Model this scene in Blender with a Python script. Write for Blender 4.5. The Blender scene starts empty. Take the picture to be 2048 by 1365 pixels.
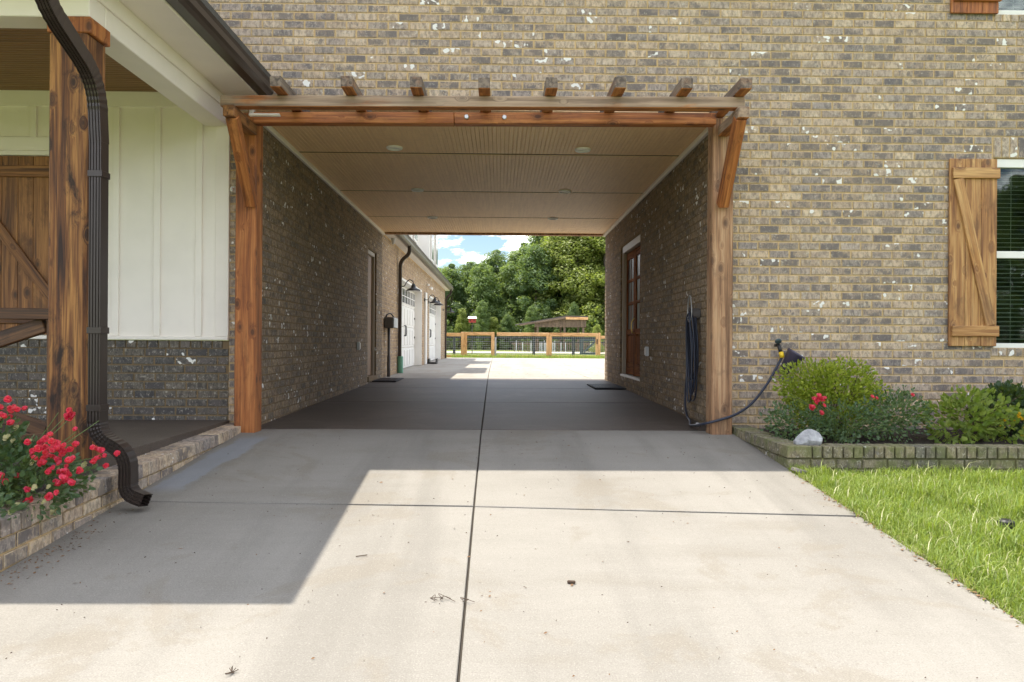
import bpy, math, random
import numpy as np
from mathutils import Vector, Matrix
R = math.radians
rnd = random.Random(7)
scene = bpy.context.scene
col = scene.collection

# ------------------------------------------------------------------ camera
CAM = Vector((0, 0, .88)); FPX = 1500.0
yaw, roll = R(.917), R(.35)
w_ = Vector((math.sin(yaw), math.cos(yaw), 0)); r_ = Vector((math.cos(yaw), -math.sin(yaw), 0)); u_ = Vector((0, 0, 1))
cr = r_ * math.cos(roll) + u_ * math.sin(roll); cu = u_ * math.cos(roll) - r_ * math.sin(roll)
cam = bpy.data.cameras.new('camera'); co = bpy.data.objects.new('camera', cam); col.objects.link(co)
cam.sensor_width = 36; cam.lens = FPX / 2048 * 36; cam.clip_end = 2000; cam.clip_start = .05
M = Matrix((cr, cu, -w_)).transposed().to_4x4(); M.translation = CAM
co.matrix_world = M; scene.camera = co

def proj(p):
    q = Vector(p) - CAM; d = q.dot(w_)
    return (1024 + FPX * q.dot(cr) / d, 682.5 - FPX * q.dot(cu) / d, d) if d > .1 else (-9e3, -9e3, d)

# ------------------------------------------------------------------ light
SUN = Vector((.345, -.18, -1))            # way the light travels
el = math.atan(1 / math.hypot(SUN.x, SUN.y)); az = math.atan2(-SUN.x, -SUN.y)
wd = bpy.data.worlds.new('World'); scene.world = wd; wd.use_nodes = True
wn = wd.node_tree; wn.nodes.clear()
def WN(t): return wn.nodes.new(t)
out = WN('ShaderNodeOutputWorld'); bg = WN('ShaderNodeBackground'); sky = WN('ShaderNodeTexSky')
sky.sky_type = 'NISHITA'; sky.sun_disc = False; sky.sun_elevation = el; sky.sun_rotation = az
sky.air_density = 1.0; sky.dust_density = .3; sky.ozone_density = 2.2
tc = WN('ShaderNodeTexCoord'); mp = WN('ShaderNodeMapping'); mp.inputs['Scale'].default_value = (1, 1, 2.6)
mp.inputs['Location'].default_value = (1.7, 2.1, .9)
nz = WN('ShaderNodeTexNoise'); nz.inputs['Scale'].default_value = 9; nz.inputs['Detail'].default_value = 9; nz.inputs['Roughness'].default_value = .6
rp = WN('ShaderNodeValToRGB'); rp.color_ramp.elements[0].position = .485; rp.color_ramp.elements[1].position = .60
mx = WN('ShaderNodeMix'); mx.data_type = 'RGBA'; mx.inputs[7].default_value = (31, 31.3, 32, 1)
L = wn.links.new
L(tc.outputs['Generated'], mp.inputs['Vector']); L(mp.outputs[0], nz.inputs['Vector']); L(nz.outputs[0], rp.inputs[0])
L(rp.outputs[0], mx.inputs[0]); L(sky.outputs[0], mx.inputs[6]); L(mx.outputs[2], bg.inputs[0]); L(bg.outputs[0], out.inputs[0])
bg.inputs[1].default_value = .055
sl = bpy.data.lights.new('sun', 'SUN'); sl.energy = 2.8; sl.angle = R(.53); sl.color = (1, .935, .81)
so = bpy.data.objects.new('sun', sl); col.objects.link(so); so.rotation_euler = SUN.to_track_quat('-Z', 'Y').to_euler()
so.location = (-10, 8, 30)
vs = scene.view_settings; vs.view_transform = 'Standard'; vs.look = 'None'; vs.gamma = 1; vs.use_curve_mapping = False
vs.exposure = 1.62
scene.cycles.max_bounces = 10; scene.cycles.diffuse_bounces = 6; scene.cycles.transparent_max_bounces = 12

# ------------------------------------------------------------------ object helpers
def wm(o):
    m = o.matrix_basis.copy()
    while o.parent: o = o.parent; m = o.matrix_basis @ m
    return m
def link(o, parent=None, Mw=None):
    col.objects.link(o)
    if parent: o.parent = parent
    if Mw is not None: o.matrix_basis = (wm(parent).inverted() @ Mw) if parent else Mw
    return o
def tag(o, label=None, cat=None, group=None, kind=None):
    if label: o['label'] = label
    if cat: o['category'] = cat
    if group: o['group'] = group
    if kind: o['kind'] = kind
    return o
def empty(name, loc, label, cat, group=None, rz=0):
    o = bpy.data.objects.new(name, None); o.empty_display_size = .1
    link(o, None, Matrix.Translation(loc) @ Matrix.Rotation(rz, 4, 'Z'))
    return tag(o, label, cat, group)
def me_new(name, v, f, m=None, smooth=False):
    me = bpy.data.meshes.new(name); me.from_pydata(v, [], f)
    if m: me.materials.append(m)
    if smooth: me.polygons.foreach_set('use_smooth', [True] * len(me.polygons))
    me.update(); return me
def mo(name, v, f, m, parent=None, Mw=None, smooth=False):
    return link(bpy.data.objects.new(name, me_new(name, v, f, m, smooth)), parent, Mw if Mw is not None else Matrix())

def cbox(dx, dy, dz, c, jit=0, rg=rnd):
    """chamfered box, centred"""
    v, ix = [], {}
    h = (dx / 2, dy / 2, dz / 2); c = min(c, .45 * min(dx, dy, dz))
    for sx in (-1, 1):
        for sy in (-1, 1):
            for sz in (-1, 1):
                s = (sx, sy, sz); j = [rg.uniform(-jit, jit) for _ in range(3)]
                for a in range(3):
                    p = [s[k] * (h[k] - (0 if k == a else c)) + j[k] for k in range(3)]
                    ix[(s, a)] = len(v); v.append(p)
    f = []
    def fc(ids, n):
        p = [Vector(v[i]) for i in ids]; nn = (p[1] - p[0]).cross(p[2] - p[0])
        f.append(ids if nn.dot(n) > 0 else ids[::-1])
    for a in range(3):
        b, d = (a + 1) % 3, (a + 2) % 3
        for s in (-1, 1):
            ids = []
            for (sb, sd) in ((-1, -1), (1, -1), (1, 1), (-1, 1)):
                t = [0, 0, 0]; t[a] = s; t[b] = sb; t[d] = sd; ids.append(ix[(tuple(t), a)])
            n = Vector((0, 0, 0)); n[a] = s; fc(ids, n)
        for sb in (-1, 1):            # edges along a
            for sd in (-1, 1):
                t0 = [0, 0, 0]; t0[a] = -1; t0[b] = sb; t0[d] = sd; t1 = list(t0); t1[a] = 1
                t0, t1 = tuple(t0), tuple(t1); n = Vector((0, 0, 0)); n[b] = sb; n[d] = sd
                fc([ix[(t0, b)], ix[(t1, b)], ix[(t1, d)], ix[(t0, d)]], n)
    for sx in (-1, 1):
        for sy in (-1, 1):
            for sz in (-1, 1): s = (sx, sy, sz); fc([ix[(s, 0)], ix[(s, 1)], ix[(s, 2)]], Vector(s))
    return v, f

def box(name, x0, x1, y0, y1, z0, z1, m, parent=None, c=.004):
    v, f = cbox(abs(x1 - x0), abs(y1 - y0), abs(z1 - z0), c)
    return mo(name, v, f, m, parent, Matrix.Translation(((x0 + x1) / 2, (y0 + y1) / 2, (z0 + z1) / 2)))
def frame(p0, p1, side=None):
    p0, p1 = Vector(p0), Vector(p1); z = (p1 - p0); n = z.length; z.normalize()
    s = Vector(side) if side else (Vector((1, 0, 0)) if abs(z.x) < .9 else Vector((0, 1, 0)))
    x = (s - z * s.dot(z)).normalized(); y = z.cross(x)
    m = Matrix((x, y, z)).transposed().to_4x4(); m.translation = (p0 + p1) / 2
    return m, n
def beam(name, p0, p1, w, h, m, parent=None, side=None, c=.006, jit=.0015):
    """timber of length |p1-p0|; w along 'side', h across; grain runs along local Z"""
    Mw, n = frame(p0, p1, side); v, f = cbox(w, h, n, c, jit)
    return mo(name, v, f, m, parent, Mw)
class MB:
    def __init__(s): s.v = []; s.f = []
    def add(s, v, f, Mw=None):
        b = len(s.v); s.v += [tuple(Mw @ Vector(p)) for p in v] if Mw is not None else [tuple(p) for p in v]
        s.f += [tuple(i + b for i in q) for q in f]
    def box(s, x0, x1, y0, y1, z0, z1, c=.002):
        v, f = cbox(abs(x1 - x0), abs(y1 - y0), abs(z1 - z0), c)
        s.add(v, f, Matrix.Translation(((x0 + x1) / 2, (y0 + y1) / 2, (z0 + z1) / 2)))
    def bar(s, p0, p1, w, h, side=None, c=.001):
        Mw, n = frame(p0, p1, side); v, f = cbox(w, h, n, c); s.add(v, f, Mw)
    def tube(s, path, r, n=8, caps=True):
        v, f = tube(path, r, n, caps); s.add(v, f)
    def obj(s, name, m, parent=None, smooth=False, origin=None):
        if origin is not None:
            o = Vector(origin); return mo(name, [tuple(Vector(p) - o) for p in s.v], s.f, m, parent, Matrix.Translation(o), smooth)
        return mo(name, s.v, s.f, m, parent, None, smooth)
def sweep(path, prof, a0, scales=None, caps=True):
    """sweep a closed 2D profile along path; a0 = direction of profile x at start"""
    P = [Vector(p) for p in path]; n = len(prof); v, f = [], []
    t0 = (P[1] - P[0]).normalized(); a = Vector(a0); a = (a - t0 * a.dot(t0)).normalized(); tp = t0
    for i, p in enumerate(P):
        t = ((P[min(i + 1, len(P) - 1)] - P[max(i - 1, 0)])).normalized()
        q = tp.rotation_difference(t); a = q @ a; a = (a - t * a.dot(t)).normalized(); b = t.cross(a); tp = t
        s = scales[i] if scales else 1
        r = s if isinstance(s, (int, float)) else 1
        for (x, y) in prof: v.append(tuple(p + a * x * r + b * y * r))
    for i in range(len(P) - 1):
        for k in range(n):
            k2 = (k + 1) % n; f.append((i * n + k, i * n + k2, (i + 1) * n + k2, (i + 1) * n + k))
    if caps: f.append(tuple(range(n))[::-1]); f.append(tuple(range((len(P) - 1) * n, len(P) * n)))
    return v, f
def tube(path, r, n=8, caps=True):
    prof = [(math.cos(2 * math.pi * k / n), math.sin(2 * math.pi * k / n)) for k in range(n)]
    t = (Vector(path[1]) - Vector(path[0])).normalized(); a = Vector((1, 0, 0)) if abs(t.x) < .8 else Vector((0, 1, 0))
    rs = [r] * len(path) if isinstance(r, (int, float)) else r
    return sweep(path, prof, a, rs, caps)
def lathe(prof, n=20):
    v, f = [], []
    for (r, z) in prof:
        for k in range(n): t = 2 * math.pi * k / n; v.append((r * math.cos(t), r * math.sin(t), z))
    for i in range(len(prof) - 1):
        for k in range(n): k2 = (k + 1) % n; f.append((i * n + k, i * n + k2, (i + 1) * n + k2, (i + 1) * n + k))
    return v, f
def bez(pts, n=8):
    """Catmull-Rom through pts"""
    P = [Vector(p) for p in pts]; P = [P[0] * 2 - P[1]] + P + [P[-1] * 2 - P[-2]]; o = []
    for i in range(1, len(P) - 2):
        for k in range(n):
            t = k / n; a, b, c, d = P[i - 1:i + 3]
            o.append(.5 * ((2 * b) + (c - a) * t + (2 * a - 5 * b + 4 * c - d) * t * t + (3 * b - a - 3 * c + d) * t ** 3))
    return o + [P[-2]]
def fillet(pts, rad, n=9):
    """polyline with rounded corners"""
    P = [Vector(p) for p in pts]; o = [P[0]]; bend = [0]
    for i in range(1, len(P) - 1):
        a, b, c = P[i - 1], P[i], P[i + 1]; d1 = (a - b).normalized(); d2 = (c - b).normalized()
        k = min(rad, .49 * (a - b).length, .49 * (c - b).length); s, e = b + d1 * k, b + d2 * k
        for j in range(n + 1):
            t = j / n; o.append(s * (1 - t) ** 2 + b * 2 * t * (1 - t) + e * t * t); bend.append(1)
    return o + [P[-1]], bend + [0]

# ------------------------------------------------------------------ materials
def newmat(name, col_=(.5, .5, .5), rough=.6, **kw):
    m = bpy.data.materials.new(name); m.use_nodes = True; b = m.node_tree.nodes['Principled BSDF']
    b.inputs['Base Color'].default_value = (*col_, 1); b.inputs['Roughness'].default_value = rough
    for k, v in kw.items(): b.inputs[k].default_value = v
    return m
class G:
    """small node-graph helper"""
    def __init__(s, name, rough=.6, **kw):
        s.m = newmat(name, rough=rough, **kw); s.t = s.m.node_tree; s.b = s.t.nodes['Principled BSDF']
    def n(s, typ, **kw):
        x = s.t.nodes.new(typ)
        for k, v in kw.items(): setattr(x, k, v)
        return x
    def lk(s, a, b): s.t.links.new(a, b)
    def setin(s, sock, v):
        if hasattr(v, 'is_output') or isinstance(v, bpy.types.NodeSocket): s.lk(v, sock)
        elif isinstance(v, (tuple, list)) and len(v) == 3 and sock.type == 'RGBA': sock.default_value = (*v, 1)
        else: sock.default_value = v
    def pos(s): return s.n('ShaderNodeNewGeometry').outputs['Position']
    def obj(s): return s.n('ShaderNodeTexCoord').outputs['Object']
    def orand(s): return s.n('ShaderNodeObjectInfo').outputs['Random']
    def map(s, v, sc, loc=(0, 0, 0)):
        x = s.n('ShaderNodeMapping'); s.lk(v, x.inputs[0]); x.inputs['Scale'].default_value = sc; s.setin(x.inputs['Location'], loc); return x.outputs[0]
    def noise(s, v, scale, detail=4, rough=.55, dist=0):
        x = s.n('ShaderNodeTexNoise'); s.lk(v, x.inputs['Vector']); x.inputs['Scale'].default_value = scale
        x.inputs['Detail'].default_value = detail; x.inputs['Roughness'].default_value = rough; x.inputs['Distortion'].default_value = dist
        return x.outputs[0]
    def vor(s, v, scale, feat='F1', outp='Distance', rand=1):
        x = s.n('ShaderNodeTexVoronoi', feature=feat); s.lk(v, x.inputs['Vector']); x.inputs['Scale'].default_value = scale
        x.inputs['Randomness'].default_value = rand; return x.outputs[outp]
    def math(s, op, a, b=0, c=None, clamp=False):
        x = s.n('ShaderNodeMath', operation=op, use_clamp=clamp); s.setin(x.inputs[0], a); s.setin(x.inputs[1], b)
        if c is not None: s.setin(x.inputs[2], c)
        return x.outputs[0]
    def rng(s, v, a, b, c=0, d=1, smooth=True):
        x = s.n('ShaderNodeMapRange', interpolation_type='SMOOTHSTEP' if smooth else 'LINEAR'); s.setin(x.inputs[0], v)
        for i, k in enumerate((a, b, c, d)): s.setin(x.inputs[i + 1], k)
        return x.outputs[0]
    def ramp(s, v, stops, interp='LINEAR'):
        x = s.n('ShaderNodeValToRGB'); s.setin(x.inputs[0], v); r = x.color_ramp; r.interpolation = interp
        while len(r.elements) < len(stops): r.elements.new(.5)
        for e, (p, c) in zip(r.elements, stops): e.position = p; e.color = (*c, 1) if len(c) == 3 else c
        return x.outputs[0]
    def mix(s, f, a, b, typ='MIX'):
        x = s.n('ShaderNodeMix', data_type='RGBA', blend_type=typ); s.setin(x.inputs[0], f); s.setin(x.inputs[6], a); s.setin(x.inputs[7], b); return x.outputs[2]
    def sep(s, v):
        x = s.n('ShaderNodeSeparateXYZ'); s.lk(v, x.inputs[0]); return x.outputs
    def vadd(s, a, b):
        x = s.n('ShaderNodeVectorMath', operation='ADD'); s.setin(x.inputs[0], a); s.setin(x.inputs[1], b); return x.outputs[0]
    def comb(s, x_, y_, z_):
        x = s.n('ShaderNodeCombineXYZ'); s.setin(x.inputs[0], x_); s.setin(x.inputs[1], y_); s.setin(x.inputs[2], z_); return x.outputs[0]
    def white(s, v):
        x = s.n('ShaderNodeTexWhiteNoise', noise_dimensions='1D'); s.setin(x.inputs['W'], v); return x.outputs['Value']
    def color(s, v): s.lk(v, s.b.inputs['Base Color'])
    def bump(s, h, strength=.3, dist=.01):
        x = s.n('ShaderNodeBump'); s.setin(x.inputs['Height'], h); x.inputs['Strength'].default_value = strength; x.inputs['Distance'].default_value = dist
        s.lk(x.outputs[0], s.b.inputs['Normal'])
    def rough(s, v): s.lk(v, s.b.inputs['Roughness'])

def brick_mat(name, tones, dark=(.095, .088, .095), darkness=.5, white=.12, moss=0, rim=None):
    g = G(name, .88); p = g.pos()
    at = g.n('ShaderNodeAttribute'); at.attribute_name = 'tone'
    r = g.math('FRACT', g.math('ADD', at.outputs['Fac'], g.orand()))
    r2 = g.white(g.math('MULTIPLY', r, 917.3)); r3 = g.white(g.math('MULTIPLY', r, 431.7))
    off = g.comb(g.math('MULTIPLY', r, 63), g.math('MULTIPLY', r2, 41), 0); q = g.vadd(p, off)
    base = g.ramp(r, tones)
    if rim: base = g.mix(.5, base, rim); darkness *= .55
    fine = g.noise(g.map(q, (1, 1, .45)), 70, 5, .7); mid = g.noise(g.map(q, (1, 1, .55)), 30, 5, .68); big = g.noise(q, 9, 2)
    c = g.mix(g.rng(mid, .38, .60), g.mix(1, base, (.52, .52, .55), 'MULTIPLY'), base)
    c = g.mix(g.math('MULTIPLY', g.rng(fine, .52, .72), .55), c, (.55, .49, .39))
    blot = g.math('ADD', g.math('MULTIPLY', mid, .55), g.math('ADD', g.math('MULTIPLY', fine, .3), g.math('MULTIPLY', g.math('SUBTRACT', big, .5), .5)))
    th = g.rng(r2, 0, 1, .58, .58 - .31 * darkness, False)
    k = g.rng(g.math('SUBTRACT', blot, th), 0, .09)
    c = g.mix(g.math('MULTIPLY', k, .8), c, g.mix(r3, dark, (.15, .125, .11)))
    lt = g.rng(g.noise(g.vadd(q, (7, 3, 1)), 30, 5, .75), .55, .68)
    c = g.mix(g.math('MULTIPLY', lt, .6), c, (.58, .53, .45))
    wm_ = g.math('MULTIPLY', g.rng(g.noise(g.vadd(q, (3, 9, 5)), 17, 1.5, .4), .62, .65), g.math('GREATER_THAN', r3, 1 - white))
    c = g.mix(wm_, c, (.78, .76, .72))
    if moss:
        mz = g.rng(g.noise(p, 7, 4), .42, .62); c = g.mix(g.math('MULTIPLY', mz, moss), c, (.12, .14, .035))
    g.color(c); g.bump(g.math('ADD', g.math('MULTIPLY', fine, .7), mid), .55, .006); return g.m
rim_of = {}
def bricks_of(name, tones, rim, **kw):
    m = brick_mat(name, tones, **kw); rim_of[m.name] = brick_mat(name + '_arris', tones, rim=rim, **kw); return m
BT = [(0, (.46, .35, .25)), (.22, (.60, .46, .315)), (.4, (.41, .33, .27)), (.6, (.54, .41, .29)), (.75, (.33, .28, .25)), (.88, (.64, .50, .345)), (1, (.26, .225, .205))]
m_brick = bricks_of('weathered_grey_brick', BT, (.56, .41, .22), darkness=.8, white=.13)
m_brick_shade = bricks_of('porch_shade_brick', [(0, (.13, .115, .095)), (.4, (.17, .145, .115)), (.7, (.10, .095, .09)), (1, (.145, .125, .1))], (.16, .125, .075), dark=(.035, .035, .042), darkness=.9, white=.14)  # house brick for the wainscot, porch shade darkened into its tones
m_brick_tn = bricks_of('brown_shaded_brick', [(0, (.27, .195, .12)), (.4, (.36, .255, .155)), (.7, (.2, .155, .115)), (1, (.31, .22, .14))], (.27, .18, .09), dark=(.05, .042, .036), darkness=.6, white=.13)  # browner brick with the breezeway shade put into its tones
m_brick_garage = bricks_of('tan_brick', [(0, (.42, .29, .18)), (.4, (.50, .36, .22)), (.7, (.34, .23, .15)), (1, (.46, .33, .2))], (.45, .3, .17), darkness=.35, white=.2)
m_brick_moss = bricks_of('mossy_brick', [(0, (.19, .17, .105)), (.5, (.27, .225, .135)), (1, (.15, .14, .11))], (.15, .13, .07), darkness=.45, white=.03, moss=.55)
def mortar_mat(name, a, b):
    g = G(name, .95); p = g.pos(); n = g.noise(p, 40, 5, .7); n2 = g.noise(p, 2.2, 3)
    c = g.mix(g.rng(n2, .35, .65), a, b); c = g.mix(g.rng(n, .4, .8), c, g.mix(.4, c, (.1, .08, .05)))
    g.color(c); g.bump(n, .5, .004); return g.m
m_mortar = mortar_mat('tan_mortar', (.60, .42, .21), (.53, .375, .20))
m_mortar_shade = mortar_mat('shaded_mortar', (.24, .16, .08), (.19, .135, .075))  # mortar for porch and breezeway walls, their shade painted into the colour
m_mortar_moss = mortar_mat('mossy_mortar', (.15, .13, .06), (.1, .1, .05))

def wood_mat(name, dark, mid, light, rough=.62, knots=.9, grey=0, blot=.45):
    g = G(name, rough); o = g.obj(); r = g.orand()
    o = g.vadd(o, g.comb(g.math('MULTIPLY', r, 37), g.math('MULTIPLY', r, 23), g.math('MULTIPLY', r, 51)))
    kp = g.map(o, (7.5, 7.5, 4.2)); kd = g.vor(kp, 1.0)
    warp = g.rng(kd, 0, .34, .08, 0)
    ow = g.vadd(o, g.comb(warp, warp, 0))
    g1 = g.noise(g.map(ow, (26, 26, 1.1)), 1, 5, .6, .6); g2 = g.noise(g.map(ow, (120, 120, 3)), 1, 3, .6); g3 = g.noise(g.map(o, (4, 4, .9)), 1, 3)
    c = g.ramp(g.math('ADD', g.math('MULTIPLY', g1, .8), g.math('MULTIPLY', g3, .3)), [(.40, dark), (.53, mid), (.66, light)])
    c = g.mix(g.math('MULTIPLY', g.rng(g2, .45, .72), .6), c, dark)
    cr_ = g.rng(g.noise(g.map(o, (60, 60, .8)), 1, 2, .5), .71, .75); c = g.mix(g.math('MULTIPLY', cr_, .8), c, (.02, .012, .008))
    bl = g.rng(g.noise(g.map(o, (5, 5, 2.2)), 1, 6, .7, .5), .50, .66); c = g.mix(g.math('MULTIPLY', bl, blot), c, tuple(x * .45 for x in dark))
    if knots:
        k = g.rng(kd, .085, .17, 1, 0); c = g.mix(g.math('MULTIPLY', k, knots), c, (.035, .018, .01))
        k2 = g.rng(kd, .16, .32, .6, 0); c = g.mix(g.math('MULTIPLY', k2, knots), c, dark)
    if grey:
        nz_ = g.sep(g.n('ShaderNodeNewGeometry').outputs['Normal'])[2]
        gm = g.rng(g.noise(g.map(o, (6, 6, 1.6)), 1, 4, .6), (.27), .46)
        if grey > 1: gm = g.math('ADD', .55, g.math('MULTIPLY', gm, .4))
        gm = g.math('MULTIPLY', gm, g.rng(nz_, -.7, -.3)); gcol = g.mix(g.rng(g1, .35, .65), *(((.085, .066, .055), (.24, .185, .14)) if grey > 1 else ((.20, .15, .108), (.40, .31, .225))))
        c = g.mix(g.math('MULTIPLY', gm, grey), c, gcol)
    g.color(c); g.bump(g.math('ADD', g1, g.math('MULTIPLY', g2, .6)), .35, .006); return g.m
m_cedar = wood_mat('stained_cedar', (.14, .042, .012), (.36, .115, .028), (.52, .205, .058))
m_cedar_grey = wood_mat('weathered_cedar', (.17, .058, .018), (.38, .135, .036), (.52, .22, .07), grey=.85, rough=.75)
m_cedar_pale = wood_mat('faded_cedar_post', (.15, .068, .03), (.36, .185, .085), (.50, .305, .16), grey=.15, rough=.75)
m_cedar_dk = wood_mat('dark_rough_sawn_post', (.028, .013, .009), (.165, .062, .019), (.40, .19, .055), knots=.85, rough=.75, blot=.95)
m_cedar_porch = wood_mat('dark_stained_cedar', (.075, .028, .011), (.23, .092, .027), (.37, .165, .05))
m_rail = wood_mat('dark_brown_railing_cedar', (.03, .014, .008), (.105, .045, .017), (.17, .08, .03))
m_rafter = wood_mat('grey_weathered_rafter', (.17, .058, .018), (.38, .135, .036), (.52, .22, .07), grey=1.05, rough=.8)
m_shutter = wood_mat('golden_cedar', (.17, .06, .017), (.42, .195, .055), (.60, .35, .125), grey=.1, blot=.5)
m_fence = wood_mat('orange_cedar_fence', (.45, .22, .08), (.68, .38, .16), (.78, .5, .26), knots=.4)
m_shed = wood_mat('brown_shed_boards', (.07, .045, .03), (.15, .10, .065), (.22, .15, .10), knots=0)

def concrete(name, a, b, stain, speck=.5, rough=.85, blue=False):
    g = G(name, rough); p = g.pos()
    n1 = g.noise(p, .55, 4, .55); n2 = g.noise(g.map(p, (.5, 1.6, 1)), 1.6, 5, .6); n3 = g.noise(p, 160, 3, .6); br = g.noise(g.map(p, (3, 190, 3)), 1, 3, .6)
    c = g.mix(g.rng(g.math('ADD', g.math('MULTIPLY', n1, .55), g.math('MULTIPLY', n2, .45)), .36, .66), a, b)
    c = g.mix(g.rng(n2, .55, .8, 0, .4), c, stain)
    tr = g.noise(g.map(p, (1.6, .13, 1)), 1, 4, .6); c = g.mix(g.rng(tr, .46, .66, 0, .55), c, tuple(x * .72 for x in b))
    wp = g.noise(g.map(p, (1, 1, 1)), 1.1, 7, .7, .6); c = g.mix(g.rng(wp, .53, .60, 0, .4), c, stain)
    c = g.mix(g.rng(n3, .34, .5, .28, 0), c, (.09, .075, .055)); c = g.mix(g.rng(n3, .56, .7, 0, .3), c, (.48, .45, .41))
    c = g.mix(g.math('MULTIPLY', br, .22), c, (.12, .1, .08))
    sp = g.math('MULTIPLY', g.rng(g.vor(p, 9), .022, .036, 1, 0), g.math('GREATER_THAN', g.noise(p, 3.1, 2), .5)); c = g.mix(g.math('MULTIPLY', sp, speck), c, (.05, .035, .02))
    if blue:
        s = g.sep(p); d = g.math('ADD', s[0], g.math('ADD', 2.30, g.math('MULTIPLY', g.math('SUBTRACT', s[1], 5.0), -.03)))
        dn = g.math('ADD', g.math('ABSOLUTE', d), g.math('MULTIPLY', g.math('SUBTRACT', g.noise(g.map(p, (1, .5, 1)), 8, 4, .6), .5), .22))
        mk = g.math('MULTIPLY', g.rng(dn, .09, .15, 1, 0), g.rng(g.math('ABSOLUTE', g.math('SUBTRACT', s[1], 6.05)), .7, 1.0, 1, 0))
        c = g.mix(g.math('MULTIPLY', mk, .3), c, (.27, .34, .45))
    g.color(c); g.bump(g.math('ADD', g.math('MULTIPLY', n3, .5), br), .22, .004); return g.m
m_conc = concrete('broomed_concrete', (.262, .247, .222), (.215, .202, .18), (.19, .163, .125), blue=True)
m_conc_far = concrete('pale_concrete', (.36, .34, .305), (.315, .29, .255), (.275, .235, .19))
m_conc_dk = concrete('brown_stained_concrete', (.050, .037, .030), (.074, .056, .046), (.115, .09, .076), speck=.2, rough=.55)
m_joint = newmat('joint_dirt', (.035, .028, .02), .95)
def paint(name, c, rough=.5, dirt=.0):
    g = G(name, rough); p = g.pos(); n = g.noise(p, 3, 4); n2 = g.noise(p, 60, 3)
    g.color(g.mix(g.rng(n, .35, .7, 0, .35), c, tuple(x * .88 for x in c))); g.bump(n2, .06, .003); return g.m
m_cream = paint('cream_paint', (.89, .83, .75)); m_white = paint('white_paint', (.80, .78, .74)); m_beige = paint('beige_frame_paint', (.38, .32, .25))
m_bronze = newmat('bronze_aluminium', (.040, .029, .025), .33, Metallic=.15); m_black = newmat('black_metal', (.012, .012, .013), .45)
m_gutter_far = newmat('olive_brown_gutter', (.10, .085, .06), .4)
m_pvc = newmat('green_pvc', (.13, .35, .25), .4); m_greybox = newmat('grey_box', (.11, .10, .095), .5); m_lightgrey = newmat('light_grey_plastic', (.55, .56, .57), .45)
m_rub = newmat('hose_rubber', (.018, .024, .045), .38); m_rub_y = newmat('yellow_plastic', (.75, .5, .02), .4); m_pot = newmat('dark_purple_plastic', (.06, .052, .085), .45)
m_steel = newmat('galvanised_steel', (.42, .43, .43), .45, Metallic=.7); m_zinc = newmat('zinc_bolt', (.6, .6, .6), .35, Metallic=.8)
m_mat = newmat('doormat_fibre', (.035, .037, .042), .98); m_red = newmat('red_paint', (.35, .03, .025), .5)
m_lens = newmat('frosted_lens', (.72, .72, .70), .4); m_blackfence = newmat('black_board', (.028, .032, .04), .8); m_teal = newmat('dark_teal_board', (.05, .075, .085), .7)
m_darkroom = newmat('dark_room', (.05, .055, .05), .9); m_slat = newmat('blind_slat', (.60, .63, .58), .45)
m_gold = newmat('brass', (.6, .42, .12), .3, Metallic=.9)
def roof_mat():
    g = G('shingle_roof', .95); p = g.pos(); g.color(g.mix(g.noise(p, 6, 4), (.05, .045, .04), (.11, .1, .09))); return g.m
m_roof = roof_mat()
g = G('soil_mulch', .97); n = g.noise(g.pos(), 45, 6, .75); g.color(g.ramp(n, [(.3, (.012, .009, .007)), (.7, (.07, .045, .03))])); g.bump(n, 1, .03); m_soil = g.m
g = G('grass_ground', .95); p = g.pos(); n = g.noise(p, 1.2, 4); n2 = g.noise(p, 30, 4, .7)
g.color(g.mix(g.rng(n2, .35, .65), g.mix(n, (.16, .22, .035), (.25, .28, .07)), (.07, .10, .02))); g.bump(n2, .8, .03); m_ground = g.m
g = G('gravel_track', .95); n = g.noise(g.pos(), 12, 5, .7); g.color(g.mix(n, (.34, .30, .26), (.52, .48, .42))); m_gravel = g.m
g = G('tan_bead_board', .55); p = g.pos(); n = g.noise(g.map(p, (26, 1.3, 1)), 1, 5, .6, .8); n2 = g.noise(g.map(p, (1.1, 1.4, 1)), 1, 3, .6, 2.0); n3 = g.noise(g.map(p, (150, 4, 1)), 1, 3)
c = g.mix(g.rng(n, .35, .66), (.90, .62, .32), (.80, .53, .265)); wv = g.math('SINE', g.math('MULTIPLY', n2, 70))
c = g.mix(g.math('MULTIPLY', g.rng(wv, .2, 1), .2), c, (.58, .37, .19)); c = g.mix(g.math('MULTIPLY', n3, .35), c, (.90, .70, .44))
g.color(c); g.bump(n3, .2, .003); m_bead = g.m
g = G('dark_porch_ceiling', .5); p = g.pos(); n = g.noise(g.map(p, (1.6, 45, 45)), 1, 5, .6, .7); g.color(g.ramp(n, [(.3, (.15, .07, .027)), (.6, (.26, .13, .052)), (.75, (.40, .22, .095))])); m_porchceil = g.m
g = G('grey_field_stone', .85); n = g.noise(g.obj(), 18, 6, .65); g.color(g.ramp(n, [(.3, (.2, .2, .21)), (.6, (.38, .38, .39)), (.75, (.6, .6, .6))])); g.bump(n, .5, .01); m_stone = g.m
def leaf_mat(name, a, b, trans=.35, rough=.5):
    g = G(name, rough); r = g.n('ShaderNodeNewGeometry').outputs['Random Per Island']; c = g.mix(r, a, b); g.color(c)
    tr = g.n('ShaderNodeBsdfTranslucent'); g.lk(g.mix(.5, c, (.35, .45, .03)), tr.inputs[0]); ms = g.n('ShaderNodeMixShader'); ms.inputs[0].default_value = trans
    g.lk(g.b.outputs[0], ms.inputs[1]); g.lk(tr.outputs[0], ms.inputs[2]); g.lk(ms.outputs[0], g.t.nodes['Material Output'].inputs[0]); return g.m
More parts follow.
